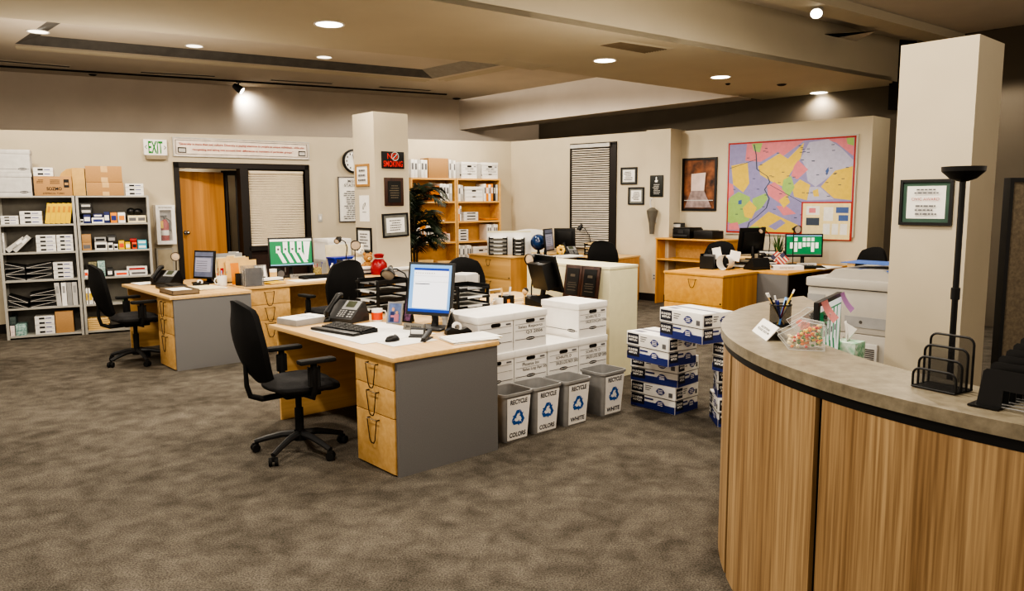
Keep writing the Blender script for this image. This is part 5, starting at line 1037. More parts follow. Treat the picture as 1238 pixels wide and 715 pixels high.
pr = dthing('printer', 'black inkjet printer on top of the open wood shelf', 'printer', 7.62, 3.4, hh, -90); G().box(-.16, -.18, 0, .16, .18, .15, bev=.012).ob('body', black, pr); G().box(-.13, -.21, .03, .13, -.17, .06, bev=.005).ob('output_tray', charcoal, pr); G().box(-.05, -.186, .08, .05, -.18, .13).ob('control_panel', charcoal, pr); G().box(-.15, -.16, .15, .15, .16, .168, bev=.006).ob('scanner_lid', black, pr)
pr = dthing('paper_shredder', 'low black machine right of printer on wood shelf', 'printer', 7.62, 3.02, hh, -90); G().box(-.17, -.15, 0, .17, .15, .125, bev=.01).ob('body', black, pr); G().box(-.12, -.1, .125, .12, .1, .133).ob('lid', charcoal, pr)
pr = dthing('answering_machine', 'small grey machine behind the black printer', 'machine', 7.8, 3.72, hh, -90); G().box(-.1, -.05, 0, .1, .05, .23, bev=.006).ob('body', charcoal, pr); G().box(-.08, -.054, .16, .08, -.05, .21).ob('panel', lgrey, pr)
office_chair('black office chair between the wood shelf and cabinet', 6.95, 2.45, 200, 0)
pT = lambda px, py: at(px, py, TZ)
def holder(label, px, py, rz, m):
    t = thing('paper_holder', label, 'holder', pT(px, py), rz); G().prism([(-.13, 0), (.1, 0), (.13, .19), (.1, .2), (.07, .02), (-.1, .02), (-.12, .17), (-.15, .17)], -.1, .1, plane='xz').ob('bracket', m, t); return t
t = thing('paper_holder', 'black upright box holder left of curled white papers', 'holder', at(859, 325, TZ), RZ - radians(85)); G().box(-.1, -.11, 0, .1, -.1, .17).box(-.1, .1, 0, .1, .11, .24).box(-.1, -.1, 0, .1, .1, .01).box(-.1, -.1, .01, -.09, .1, .2).ob('case', black, t); G().box(-.08, -.05, .011, .06, -.04, .19).box(-.08, .0, .011, .06, .01, .19).ob('papers', inkg, t)
t = thing('paper_roll', 'curled white papers standing in the desk holder', 'papers', at(877, 326, TZ), RZ - radians(80)); g = G(); n = 14
cv = [(.085 * cos(a), .1 + .1 * sin(a)) for a in [pi * .65 + k * 2 * pi * .86 / n for k in range(n + 1)]]
for (a, b) in zip(cv, cv[1:]): g.quad((a[0], -.1, a[1]), (b[0], -.1, b[1]), (b[0], .1, b[1]), (a[0], .1, a[1]))
g.ob('curled_sheet', paper, t); g = G(); g.M = T3(-.08, .03, .14) @ RY(-12); g.box(-.1, 0, 0, .02, .004, .15); g.M = T3(.08, .03, .12) @ RY(10); g.box(-.05, 0, 0, .09, .004, .13); g.ob('loose_sheet', paper, t)
letter_tray('black desk tray with orange folders left of dark monitor', at(893, 323, TZ), RZ - radians(60), 2, w=.34, d=.3, gap=.1, fill=(1, 2))
letter_tray('black tray with papers between dark monitor and plant', at(932, 319.5, TZ), RZ - radians(60), 3, w=.34, d=.28, gap=.07, fill=(1, 1, 1))
monitor('black monitor seen from behind before the wall map', at(907, 318, TZ), RZ + radians(150), .4, .38, scr_off, black, -10, .13, D=.07)
phone('black desk phone seen edge-on at the map desk', at(915, 326, TZ), RZ + radians(160), black)
gooseneck('black lamp with round lens left of solitaire screen', at(958, 321, TZ), RZ, [(0, 0, .2), (.0, 0, .42), (-.02, -.02, .5)], (-.5, -1, -.05), hr=.055)
gooseneck('thin black gooseneck lamp behind the dark monitor', at(929, 320, TZ), RZ, [(0, 0, .15), (.02, .0, .3), (0, 0, .42), (-.12, .02, .5)], (-1, 0, -.4), hr=.035)
t = thing('potted_plant', 'small spiky green plant in a dark pot', 'plant', at(940, 320, TZ), 0); G().lathe([(0, 0), (.05, 0), (.07, .12), (.06, .12), (0, .1)], 18).ob('pot', terr, t); g = G(); rn = random.Random(5)
for k in range(44):
    a = rn.uniform(0, 6.28); L_ = rn.uniform(.2, .34); o_ = rn.uniform(.03, .15); b = Vector((cos(a), sin(a), 0)); s_ = Vector((-b.y, b.x, 0)) * .009
    p0, p1, p2 = b * .02 + Vector((0, 0, .1)), b * o_ * .5 + Vector((0, 0, .1 + L_ * .6)), b * o_ * 1.2 + Vector((0, 0, .1 + L_))
    g.add([tuple(p0 - s_), tuple(p0 + s_), tuple(p1 + s_), tuple(p1 - s_), tuple(p2)], [(0, 1, 2, 3), (3, 2, 4)])
g.ob('leaves', leaf2, t)
def flag(label, px, py, rz, lean):
    t = thing('small_flag', label, 'flag', at(px, py, TZ), rz); G().tube([(0, 0, 0), (lean * .12, 0, .26)], .003, 5).cyl(.025, 0, .012).ob('staff', manila, t)
    g = G(); g.M = T3(lean * .05, -.004, .07) @ RY(45 * lean + 0)
    for k in range(7): g.box(-.06, 0, k * .02, .07, .002, k * .02 + .02, k % 2)
    g.box(-.06, -.001, .08, -.005, .0, .14, 2); g.ob('cloth', [mat('flag_red', (176, 70, 66), .7), mat('flag_white', (214, 196, 180), .7), mat('flag_blue', (60, 62, 92), .7)], t)
flag('small American flag leaning left before spiky plant', 936, 324, RZ - radians(80), 1); flag('small American flag leaning right before spiky plant', 948, 323, RZ - radians(80), -1)
monitor('widescreen monitor showing solitaire on green, under the map', at(971, 320.5, TZ), RZ - radians(50), .5, .32, scr_sol, black, -3, .11)
nameplate('pale name plate in front of solitaire screen', at(975, 323, TZ), RZ - radians(42), 'Meredith Palmer', .26, .055, lgrey)
keyboard('black keyboard before solitaire screen on the map desk', at(976, 325, TZ), RZ - radians(42), rest=False)
t = thing('thick_book', 'thick white ring binder lying on map desk corner', 'book', at(951, 326, TZ), RZ - radians(48)); G().box(-.19, -.1, 0, .19, .1, .006).box(-.19, -.1, .05, .19, .1, .056).box(-.19, -.106, 0, .19, -.1, .056).ob('cover', white, t); G().box(-.18, -.095, .007, .18, .095, .049).ob('pages', lgrey, t); text('MONTHLY REPORT', t, inkg, (-.02, -.108, .03), w=.18, h=.018)
paper_sheet('white papers at right end of the map desk', at(995, 324, TZ), RZ, .45, .26, paper, .004, 3, name='loose_papers', cat='papers', seed=31)
office_chair('black office chair half hidden behind the copier', 7.0, .5, 160, 0)
t = dthing('low_file_cabinet', 'pale wood shelf top right of solitaire screen', 'cabinet', 7.72, .3, 0, 0); G().box(0, 0, 0, .25, .6, .8).ob('body', maple_z, t); G().box(-.02, -.02, .8, .25, .62, .83, bev=.003).ob('top', maple, t)
# ---- copier
cp = thing('copier', 'large grey office copier behind the reception counter', 'copier', at(977, 343.7, 1.0).xy.to_3d(), RZ - radians(90)) # local x runs along the front to the right
cg, cgd = mat('copier_grey', (172, 168, 160), .5, var=.02), mat('copier_dark', (70, 66, 62), .6)
G().box(0, .0, .06, .95, .62, .66, bev=.01).ob('lower_body', cg, cp); G().box(0, 0, .662, .95, .62, .985, bev=.008).ob('upper_body', cg, cp)
G().box(-.01, -.02, .99, .95, .62, 1.06, bev=.012).ob('scanner_bed', cg, cp)
d = G().prism([(.12, 1.06), (.2, 1.13), (.55, 1.14), (.62, 1.1), (.66, 1.1), (.70, 1.16), (.95, 1.16), (.95, 1.06)], .02, .58, plane='xz').ob('document_feeder', cg, cp)
G().box(.35, .05, 1.125, .66, .5, 1.135).ob('feeder_tray', mat('feeder_blue', (60, 100, 180), .4), d)
G().box(.0, -.004, .8, .14, .0, .93).ob('side_panel', grey_pl, cp); G().box(.3, -.005, .71, .62, .0, .79).ob('vent_panel', grey_pl, cp); G().box(.02, -.012, .5, .3, 0, .63, bev=.004).ob('paper_drawer', cg, cp)
for k, (a, b, c_, e) in enumerate(((.32, .36, .56, .60), (.66, .3, .8, .5))):
    q = G().box(a, -.03, b, c_, 0, e, bev=.012).ob('side_cover', lgrey, cp); g = G()
    for j in range(7): g.box(a + .02, -.033, b + (e - b) * (.45 + .06 * j), c_ - .02, -.03, b + (e - b) * (.45 + .06 * j) + .008)
    g.ob('grille', cgd, q)
g = G(); 
for px_, pz in ((.1, .86), (.82, .86), (.42, .75), (.78, .46)): g.M = T3(px_, -.001, pz) @ RX(90); g.lathe([(0, .006), (.012, .006), (.014, 0)], 12)
g.ob('screw_print', cgd, cp); G().box(-.2, .1, .7, 0, .5, .715).box(-.2, .1, .7, -.19, .5, .75).ob('output_shelf', lgrey, cp)
G().box(.02, .02, 0, .12, .6, .06).box(.83, .02, 0, .93, .6, .06).ob('feet', black, cp)
t = thing('paper_in_feeder', 'white papers resting on the copier feeder top', 'papers', cp.matrix_basis @ Vector((.62, .3, 1.163)), cp.rotation_euler.z); G().box(-.28, -.12, .0, .3, .14, .008).ob('sheet', paper, t); G().box(-.42, -.2, .009, .1, .1, .014).ob('blue_sheet', mat('blue_sheet', (70, 110, 190), .5), t)
# ================================================================== RECEPTION COUNTER
CC = Vector((2.74, 3.08)); RO, RI = 1.82, 1.468; A0, A1 = 122, 262
cT = thing('reception_counter', 'curved reception counter with stone-look top and wood panels', 'counter', (CC.x, CC.y, 0), 0)
def arc(r, a, z=0): return (r * cos(radians(a)), r * sin(radians(a)), z)
def ringseg(g, r0, r1, z0, z1, a0, a1, n, mi=0, ai=None):
    vs = []; 
    for k in range(n + 1):
        a = a0 + (a1 - a0) * k / n; b_ = (ai if ai else a0) + (a1 - (ai if ai else a0)) * k / n; vs += [arc(r0, b_, z0), arc(r1, a, z0), arc(r1, a, z1), arc(r0, b_, z1)]
    fs = []; sm = []
    for k in range(n):
        b = 4 * k
        for i in range(4): j = (i + 1) % 4; fs.append((b + i, b + j, b + 4 + j, b + 4 + i))
    g.add(vs, fs, mi, True); g.add(vs, [(0, 1, 2, 3), (4 * n + 3, 4 * n + 2, 4 * n + 1, 4 * n)], mi); return g
ringseg(G(), RI, RO, 1.028, 1.07, A0, A1, 90, ai=A0 + 13).ob('countertop', stone_m, cT)
ringseg(G(), RI + .03, RO - .012, .995, 1.0275, A0, A1, 90, ai=A0 + 13).ob('black_band', black, cT)
ringseg(G(), RO - .13, RO - .034, .03, .994, A0 + 1, A1 - 1, 90).ob('core', blackm, cT)
seams = [A0 + 1, 142, 173.6, 200.5, 231, A1 - 1]
SPX = [at(886, 428, 1.0), at(985, 480, 1.0)]
sa = [degrees(atan2(p.y - CC.y, p.x - CC.x)) % 360 for p in SPX]; dd = sa[1] - sa[0]
seams = sorted([A0 + 2] + [q for q in (sa[0] - dd, sa[0], sa[1], sa[1] + dd, sa[1] + 2 * dd) if A0 + 8 < q < A1 - 6] + [A1 - 1])
for a, b in zip(seams, seams[1:]):
    ringseg(G(), RO - .033, RO - .014, .0, .994, a + .5, b - .5, 26).ob('wood_panel', panel_m, cT)
ringseg(G(), .98, RI - .04, .74, .775, A0 + 15, A1, 60).ob('work_surface', mat('work_surface', (120, 108, 90), .5), cT)
ringseg(G(), RI - .04, RI - .015, .04, 1.028, A0 + 14, A1 - 1, 60).ob('inner_panel', mat('inner_panel_m', (150, 120, 84), .6), cT)
CZ = 1.0705
def catC(px, py): return at(px, py, CZ)
# mesh pencil cup
meshm = mat('black_mesh', (20, 20, 22), .5, alpha=.55)
pc = thing('pen_cup', 'black wire mesh pen cup on the reception counter', 'pen cup', catC(943, 394), 0); r = .048
G().lathe([(r, .004), (r, .1)], 28).ob('mesh_wall', meshm, pc); g = G(); g.tube([arc(r, a, .1) for a in range(0, 360, 15)], .0035, 6, closed=True); g.tube([arc(r, a, .005) for a in range(0, 360, 15)], .003, 6, closed=True); g.ob('rim', black, pc); G().lathe([(0, .003), (r, .003)], 28, sm=False).ob('bottom', black, pc)
def stick(label, cat, c0, a, lean, L_, m, tipm, rad=.004, name='pen'):
    t = thing(name, label, cat, pc.location + Vector((0, 0, .006)), radians(a)); p = Vector((-lean * .3, 0, 0)); q = Vector((min(lean, .041), 0, .1)); d_ = (q - p).normalized(); e = p + d_ * L_
    G().tube([p, e], rad, 8).ob('barrel', m, t); G().tube([e - d_ * .018, e + d_ * .004], rad * 1.08, 8).ob('tip', tipm, t)
stick('yellow pencil standing tallest in the mesh pen cup', 'pencil', 0, 20, .05, .18, yellow, white, name='pencil')
stick('black pencil leaning furthest left in the mesh cup', 'pencil', 0, 195, .06, .17, black, white, name='pencil')
stick('tan pencil leaning left in the mesh cup', 'pencil', 0, 170, .055, .165, manila, paper, name='pencil')
stick('white capped pen in the middle of mesh cup', 'pen', 0, 150, .02, .135, blue_l, white)
stick('light blue marker in the mesh pen cup', 'marker', 0, 40, .035, .13, scr_b, scr_b, .006, 'marker')
stick('blue pen in the mesh cup beside white cap', 'pen', 0, 230, .03, .12, blue, blue)
stick('magenta pen in the mesh pen cup', 'pen', 0, 320, .02, .115, mat('magenta', (170, 40, 110), .5), black)
stick('silver pen leaning right in the mesh pen cup', 'pen', 0, 5, .045, .125, lgrey, black)
# tent sign
sl_ = catC(909, 400); sr_ = catC(926.5, 412.5); rzs = atan2(sr_.y - sl_.y, sr_.x - sl_.x)
t = thing('tent_sign', 'small white tent sign on the counter edge', 'sign', (sl_ + sr_) / 2, rzs); ws = (sr_ - sl_).length
g = G(); g.prism([(0, 0), (.004, 0), (.05, .052), (.048, .056)], -ws / 2, ws / 2, plane='yz'); g.ob('front_panel', white, t); g = G(); g.prism([(.1, 0), (.104, 0), (.053, .056), (.049, .052)], -ws / 2, ws / 2, plane='yz'); g.ob('back_panel', lgrey, t)
text('RECEPTION\nPLEASE SIGN IN', t, ink, (0, 0, 0), M=T3(0, .0225, .0275) @ RX(49.4), w=ws * .7, h=.024, bold=.01)
# candy containers
def candybin(label, loc, rz, s_, tilt):
    t = thing('candy_bin', label, 'container', loc, rz); a = .1 * s_; g = G(); pr_ = [(-.09, .055), (-.045, 0), (.085, 0), (.085, .1), (.0, .115), (-.03, .09)]
    pr_ = [(x_ * s_, z_ * s_) for x_, z_ in pr_]; n = len(pr_)
    g.add([(x_, -.045 * s_, z_) for x_, z_ in pr_], [tuple(range(n))]); g.add([(x_, .045 * s_, z_) for x_, z_ in pr_], [tuple(range(n))])
    for i in (0, 1, 2, 3): x0_, x1_ = pr_[i], pr_[(i + 1) % n]; g.quad((x0_[0], -.045 * s_, x0_[1]), (x1_[0], -.045 * s_, x1_[1]), (x1_[0], .045 * s_, x1_[1]), (x0_[0], .045 * s_, x0_[1]))
    g.ob('acrylic_shell', glass, t); g = G()
    for i in range(n): x0_, x1_ = pr_[i], pr_[(i + 1) % n]; g.tube([(x0_[0], -.045 * s_, x0_[1]), (x1_[0], -.045 * s_, x1_[1])], .0012, 5).tube([(x0_[0], .045 * s_, x0_[1]), (x1_[0], .045 * s_, x1_[1])], .0012, 5)
    g.ob('edge_rim', mat('acrylic_edge', (235, 240, 242), .2, alpha=.7), t); return t
c1_ = candybin('clear acrylic candy bin full of coloured sweets, nearer one', catC(968, 421), radians(-18), 1.0, 0)
cg_ = [mat('candy_' + n, c, .35) for n, c in (('orange', (240, 130, 30)), ('yellow', (245, 205, 60)), ('green', (50, 130, 50)), ('cream', (240, 225, 180)), ('red', (205, 50, 40)))]
g = G(); rn = random.Random(2)
for k in range(150):
    x_ = rn.uniform(-.045, .075); y_ = rn.uniform(-.036, .036); z_ = rn.uniform(.01, .045 + .5 * max(0, x_ + .04)); c_ = 3 if x_ < -.01 and rn.random() < .7 else rn.choice((0, 0, 1, 1, 2, 2, 4, 3)); 
    g.ball((x_, y_, z_), (rn.uniform(.006, .009), rn.uniform(.005, .008), .006), c_, 7, 5)
g.M = Matrix(); o = g.ob('mixed_candy', cg_, None); o.location = c1_.location; o.rotation_euler = c1_.rotation_euler; tag(o, 'pile of small mixed sweets inside the nearer acrylic bin', 'candy', kind='stuff')
c2_ = candybin('clear acrylic candy bin with orange wrappers, further one', catC(977, 403), radians(-8), .95, 0)
g = G(); rn = random.Random(8)
for k in range(26): x_, y_, z_ = rn.uniform(-.04, .07), rn.uniform(-.03, .03), rn.uniform(.012, .08); g.M = T3(x_, y_, z_) @ RZm(rn.uniform(0, 180)) @ RX(rn.uniform(-40, 40)); g.box(-.014, -.006, -.008, .014, .006, .008, 0 if x_ < .01 else (k % 2) + 1, .002)
o = g.ob('wrapped_candy', [orange, black, lgrey], None); o.location = c2_.location; o.rotation_euler = c2_.rotation_euler; tag(o, 'orange and black wrapped sweets inside the further acrylic bin', 'candy', kind='stuff')
# reception monitor with sticky notes
mA, mB = at(969, 366, 1.22), at(999, 353, 1.22); d_ = mB - mA; rz_ = atan2(d_.y, d_.x); mc_ = (mA + mB) / 2; mc_ += (CC.to_3d() - up(mc_, 0)).normalized() * .07
rm_ = monitor('reception monitor with coloured sticky notes seen at a slant', (mc_.x, mc_.y, .776), rz_, d_.length, .38, scr_cards, black, 0, .065, basew=.1)
for lb, dx, m_, w_, cat_ in (('pink sticky note hanging on reception monitor corner', -.5, pink, .06, 'sticky note'), ('lilac sticky note curling off the reception monitor edge', .47, lilac, .045, 'sticky note')):
    t = thing('sticky_note', lb, cat_, Vector((mc_.x, mc_.y, 1.21)) + d_ * dx * .8, rz_)
    g = G(); n = 6; vs = []
    for k in range(n + 1): f = k / n; vs += [(-w_ * 1 + f * .1, -.012 - .03 * f * f, .015 - .1 * f), (w_ * .9 + f * .1, -.012 - .03 * f * f, .015 - .09 * f)]
    g.add(vs, [(2 * k, 2 * k + 1, 2 * k + 3, 2 * k + 2) for k in range(n)], 0, True); g.ob('note', m_, t)
p = atd(1026, 420, 3.95); t = thing('tissue_box', 'mint patterned tissue box with a white tissue out', 'tissue box', (p.x, p.y, .776), RZ); G().box(-.06, -.06, 0, .06, .06, .14, bev=.003).ob('box', mat('mint_pattern', (226, 236, 226), .7, c2=(120, 190, 150), scale=30), t)
g = G(); g.M = T3(0, 0, .14); vs = [(-.03, 0, 0), (.03, .01, 0), (.045, -.02, .06), (.0, .03, .1), (-.04, -.01, .07), (-.02, .01, .11)]; g.add(vs, [(0, 1, 2), (0, 2, 3), (0, 3, 4), (3, 5, 4)]); g.ob('tissue', paper, t)
g = G()
for k in range(3):
    for j in range(4): g.M = T3(-.045 + j * .03, -.0612, .03 + k * .035); g.add([(0, 0, 0), (.012, 0, .016), (.012, 0, .022), (0, 0, .006), (-.012, 0, .022), (-.012, 0, .016)], [(0, 1, 2, 3), (0, 3, 4, 5)])
g.ob('zigzag_print', mint, t)
# wire mesh sorter
fA, fB, fC = catC(1102, 467.5), catC(1154, 478.5), catC(1176, 472); wx = (fB - fA).length; rzw = atan2((fB - fA).y, (fB - fA).x)
dp = .095; ms = thing('mesh_file_sorter', 'black wire mesh file sorter with four stepped dividers', 'file sorter', (fA + fB) / 2, rzw)
g = G(); g.box(-wx / 2, 0, .002, wx / 2, dp, .006); g.ob('base_plate', meshm, ms); G().tube([(-wx / 2, 0, .004), (wx / 2, 0, .004), (wx / 2, dp, .004), (-wx / 2, dp, .004)], .003, 6, closed=True).ob('base_wire', black, ms)
for k in range(4):
    y_ = .004 + k * (dp - .008) / 3; hh_ = .062 + .034 * k; x_ = wx / 2; rr = .022; pts = [(-x_, y_, .004)]
    pts += [(-x_ + rr - rr * cos(a), y_, hh_ - rr + rr * sin(a)) for a in [pi / 2 * j / 5 for j in range(6)]] + [(x_ - rr + rr * sin(a), y_, hh_ - rr + rr * cos(a)) for a in [pi / 2 * j / 5 for j in range(6)]] + [(x_, y_, .004)]
    o = G().tube(pts, .0036, 8).ob('divider_wire', black, ms); g = G(); g.add(pts, [tuple(range(len(pts)))]); g.ob('divider_mesh', mat('mesh_fine', (28, 28, 30), .6, alpha=.4), o)
# incline file holder at the right
hA, hB = catC(1171, 491), catC(1202, 497); dirw = (hB - hA); rzh = atan2(dirw.y, dirw.x)
ih = thing('incline_sorter', 'black incline sorter of stepped dividers at right edge', 'file sorter', hA, rzh); L_ = .3
G().box(-.004, 0, .001, .075, .4, .006).ob('base', black, ih)
for k in range(7):
    y_ = .02 + k * .05; h0 = .105 + .012 * k
    g = G(); g.M = T3(0, y_, .005) @ RX(-8); g.prism([(.012, 0), (.075, 0), (.075, .05), (.34, .04), (.34, h0), (.028, h0), (.02, h0 - .008)], -.002, .002, plane='xz'); g.ob('divider', black, ih)
for k in range(5): G().tube([(.06, .03 + .035 * k, .006), (.34, .03 + .035 * k, .006)], .0022, 6).ob('rail', grey_pl, ih)
# torchiere
p = atd(1147, 520, 3.25); lx = atd(1165, 205, 3.25); tl = thing('floor_lamp', 'tall black torchiere floor lamp before the large pillar', 'floor lamp', (lx.x - .0, 3.25, 0), 0)
zt_l = lx.z; G().lathe([(0, .03), (.1, .028), (.14, .012), (.14, 0), (0, 0)], 28).ob('base', black, tl); G().cyl(.0125, .03, zt_l - .045).ob('pole', black, tl); G().cyl(.018, zt_l - .55, zt_l - .5).ob('pole_joint', black, tl); G().lathe([(0, -.062), (.018, -.062), (.05, -.05), (.082, -.02), (.084, .0), (.076, -.004), (.045, -.036), (0, -.045)], 30, (0, 0, zt_l + .012)).ob('bowl_shade', black, tl)
# cubicle panel beside the large pillar
pn = thing('cubicle_panel', 'tall speckled fabric cubicle panel with black frame', 'partition', (BP + U * BPL + U * .02 - V * .0 - Vector((0, 0, 2.55))), radians(6)); pn.location.z = 0; ht = 1.78; wn = 1.5
q0 = atd(1216, 300, (BP + U * BPL).y + .03); pn.location = (q0.x, q0.y, 0)
ht = H + (238.3 - 215.5) / F * q0.y
G().box(.025, .01, .1, wn - .025, .045, ht - .025).ob('fabric', mat('panel_fabric', (128, 116, 98), .95, c2=(104, 94, 80), scale=60), pn); G().box(0, 0, .06, .025, .055, ht).box(wn - .025, 0, .06, wn, .055, ht).box(.025, 0, ht - .025, wn - .025, .055, ht).box(.025, 0, .06, wn - .025, .055, .1).ob('frame', black, pn); G().box(.2, -.1, 0, .26, .15, .06).box(wn - .26, -.1, 0, wn - .2, .15, .06).ob('feet', black, pn)
p = atd(1236, 420, 3.6); tl2 = thing('coat_stand', 'thin dark post with small knobs at right edge', 'stand', (p.x + .02, 3.6, 0), 0); G().cyl(.012, 0, 1.0).ob('post', black, tl2); 
for k in range(4): G().ball((0, 0, .8 + .06 * k), .018).ob('knob', black, tl2)
G().cyl(.12, 0, .02, n=24).ob('base', black, tl2)
# ================================================================== SHELVES
sA, sB, sC = at(9, 412), at(104, 404.5), at(190, 398.5)
dS = (sC - sA); dS.z = 0; SH = WallF(sA.to_2d(), (sA + dS).to_2d())
UW = SH.L / 2 + .0
def S_(px, py, off=0): return SH.sz(px, py, off)
SZ = [.02, .36, .70, 1.04, 1.38]
HT = 1.745
def shelf_unit(label, s0, w_):
    t = thing('metal_shelf', label, 'shelf unit', SH.P(s0, 0), SH.rz); d_ = .32
    for x_ in (0, w_ - .03):
        for y_ in (0, d_ - .03): G().box(x_, y_, 0, x_ + .03, y_ + .03, HT).ob('post', steel, t)
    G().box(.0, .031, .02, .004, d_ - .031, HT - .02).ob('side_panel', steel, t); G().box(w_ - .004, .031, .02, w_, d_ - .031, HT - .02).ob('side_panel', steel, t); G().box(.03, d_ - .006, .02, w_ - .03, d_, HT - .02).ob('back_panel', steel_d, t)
    for z in SZ + [HT - .022]: G().box(.005, .004, z - .0, w_ - .005, d_ - .007, z + .022).ob('shelf', steel, t)
    return t
shelf_unit('grey metal shelf unit at left edge of photo, holding binders', 0, UW - .005); shelf_unit('grey metal shelf unit nearest the fire extinguisher cabinet', UW + .005, UW - .005)
def sz2(k): return HT if k == 5 else SZ[k] + .022
def sitem(name, label, cat, x0, x1, k, depth, h, yb=.03, group=None):
    "x0,x1: photo columns of the item's front on shelf k -> thing at its left front bottom corner"
    py = 405 - 34 * k
    a = SH.sz(x0, py, 0)[0]; b = SH.sz(x1, py, 0)[0]; k0 = (sz2(k))
    # keep clear of the posts
    if k < 5:
        if a < UW: a = max(a, .035); b = min(b, UW - .04)
        else: a = max(a, UW + .04); b = min(b, 2 * UW - .04)
    t = thing(name, label, cat, SH.P(a, k0, -yb), SH.rz, group); return t, b - a
def nice(k): return ['bottom', 'second', 'third', 'fourth', 'top', 'roof'][k]
packb = mat('pack_white', (222, 220, 216), .6, var=.03)
def ream(label, x0, x1, k, j, h=.05, m=packb, mark=ink, group='white paper packs on the grey shelves', zoff=0):
    t, w_ = sitem('paper_pack', label, 'paper pack', x0, x1, k, .25, h, .03 + .004 * (j % 2), group); t.location.z += j * (h + .001) + zoff
    G().box(0, 0, 0, w_, .24, h, bev=.003).ob('wrap', m, t); g = G(); g.box(w_ * .22, -.0012, h * .3, w_ * .5, -.0004, h * .72, 0); g.box(w_ * .54, -.0012, h * .42, w_ * .85, -.0004, h * .6, 1); g.ob('label_print', [mark, blue_l], t); return t
def stackr(x0, x1, k, n, where, h=.05, m=packb, mark=ink):
    for j in range(n):
        pos = 'bottom' if j == 0 else ('topmost' if j == n - 1 else ORD[j] + '-lowest'); ream(f'{pos} white paper pack of {where}', x0, x1, k, j, h, m, mark)
U1, U2 = 'left grey unit', 'right grey unit'
stackr(24, 51, 4, 3, f'the stack beside yellow binders, {U1}', .052)
stackr(0, 22, 4, 3, f'the stack at far left, top shelf of {U1}', .034)
def binder(label, x0, x1, k, h, m, lean=0, spine=None, group=None, d_=.26, base=None, zt=0):
    t, w_ = sitem('ring_binder', label, 'binder', x0, x1, k, d_, h, .02, group); t.location.z += max(0, w_ * sin(radians(lean))) + .001; g = G(); g.M = RY(lean); g.box(0, 0, 0, w_, .004, h).box(0, .004, 0, .004, d_, h).box(w_ - .004, .004, 0, w_, d_, h); g.ob('cover', m, t)
    g = G(); g.M = RY(lean); g.box(.006, .006, .004, w_ - .006, d_ - .01, h - .012); g.ob('pages', lgrey, t)
    g = G(); g.M = RY(lean); g.box(w_ * .25, -.002, h * .55, w_ * .75, -.0005, h * .85); g.ob('spine_label', spine or white, t); return t
for j in range(5): binder(f'yellow binder leaning right, {ORD[j]} from left on {U1}', 54 + 6.2 * j, 60 + 6.2 * j, 4, .25, yellow, 9, mat('amber_label', (200, 140, 30), .6), 'yellow binders on the left grey unit')
stackr(44, 68, 3, 4, f'the left stack on fourth shelf, {U1}', .05); stackr(69, 89, 3, 4, f'the right stack on fourth shelf, {U1}', .05)
for j, (x0, lean) in enumerate(((12, 52), (20, 44))):
    binder(f'grey binder slanting low, {ORD[j]} from left on fourth shelf', x0 - 6, x0 + 1, 3, .24, lgrey, lean, white)
binder('pale grey binder upright at far left of fourth shelf', 0, 6, 3, .24, lgrey, 0, white)
def flatb(label, x0, x1, k, j, flip, tilt=0):
    t, w_ = sitem('lever_binder', label, 'binder', x0, x1, k, .26, .06, .02, 'black binders lying on the left grey unit'); t.location.z += j * .072 + (.03 if tilt else 0)
    g = G(); g.M = RY(tilt); g.prism([(0, 0), (w_, 0), (w_, .068 if flip else .03), (0, .03 if flip else .068)], 0, .26, plane='xz'); g.ob('cover', black, t)
    g = G(); g.M = RY(tilt); g.tube([(.006, -.002, .008 if flip else .062), (w_ - .006, -.002, .062 if flip else .008)], .003, 5).tube([(.004, -.002, .004), (w_ - .004, -.002, .004)], .0028, 5); g.ob('metal_edge', lgrey, t)
for j in range(3): flatb(f'black lever binder lying flat, {ORD[j]} from bottom of left pile', 1, 31, 2, j, j == 1); flatb(f'black lever binder lying flat, {ORD[j]} from bottom of right pile', 32, 64, 2, j, True)
stackr(65, 89, 2, 4, f'the stack right of black binders, {U1}', .05)
flatb('black lever binder slumped at left of the second shelf', 6, 35, 1, 0, False, 12); flatb('black lever binder slumped higher at left of second shelf', 6, 35, 1, 1, False, 12)
for j in range(3): flatb(f'black lever binder {ORD[j]} from bottom beside the grey binders', 37, 69, 1, j, True)
for j in range(4): binder(f'tall grey binder, {ORD[j]} from left on second shelf', 69 + 6.6 * j, 75 + 6.6 * j, 1, .29, [lgrey, white, grey_pl, lgrey][j], -3 if j == 0 else 0, grey_pl)
stackr(43, 67, 0, 4, f'the stack beside the brown carton, {U1}', .055)
def sbox(label, x0, x1, k, h, m, d_=.24, zoff=0, name='small_box', cat='box', tape=False, lab=None, group=None, yb=.03):
    t, w_ = sitem(name, label, cat, x0, x1, k, d_, h, yb, group); t.location.z += zoff; G().box(0, 0, 0, w_, d_, h, bev=min(.004, h * .1)).ob('carton', m, t)
    if tape: G().box(w_ * .42, -.001, h * .62, w_ * .6, 0, h).ob('tape', tape_m, t); G().box(w_ * .42, -.001, 0, w_ * .6, 0, h * .3).ob('tape', tape_m, t)
    if lab: G().box(w_ * .12, -.0015, h * .25, w_ * .88, -.0005, h * .7).ob('label_print', lab, t)
    return t, w_
sbox('brown cardboard carton on bottom shelf of left unit', 68, 90, 0, .27, card, tape=False)
sbox('pink patterned small box on the bottom shelf', 10, 18, 0, .13, mat('pink_pattern', (210, 180, 180), .7, c2=(240, 236, 230), scale=50)); sbox('teal patterned small box on the bottom shelf', 19, 32, 0, .14, teal); sbox('dark patterned small box stacked on patterned boxes', 10, 20, 0, .1, mat('dark_teal', (40, 60, 60), .7, c2=(90, 100, 98), scale=50), zoff=.135)
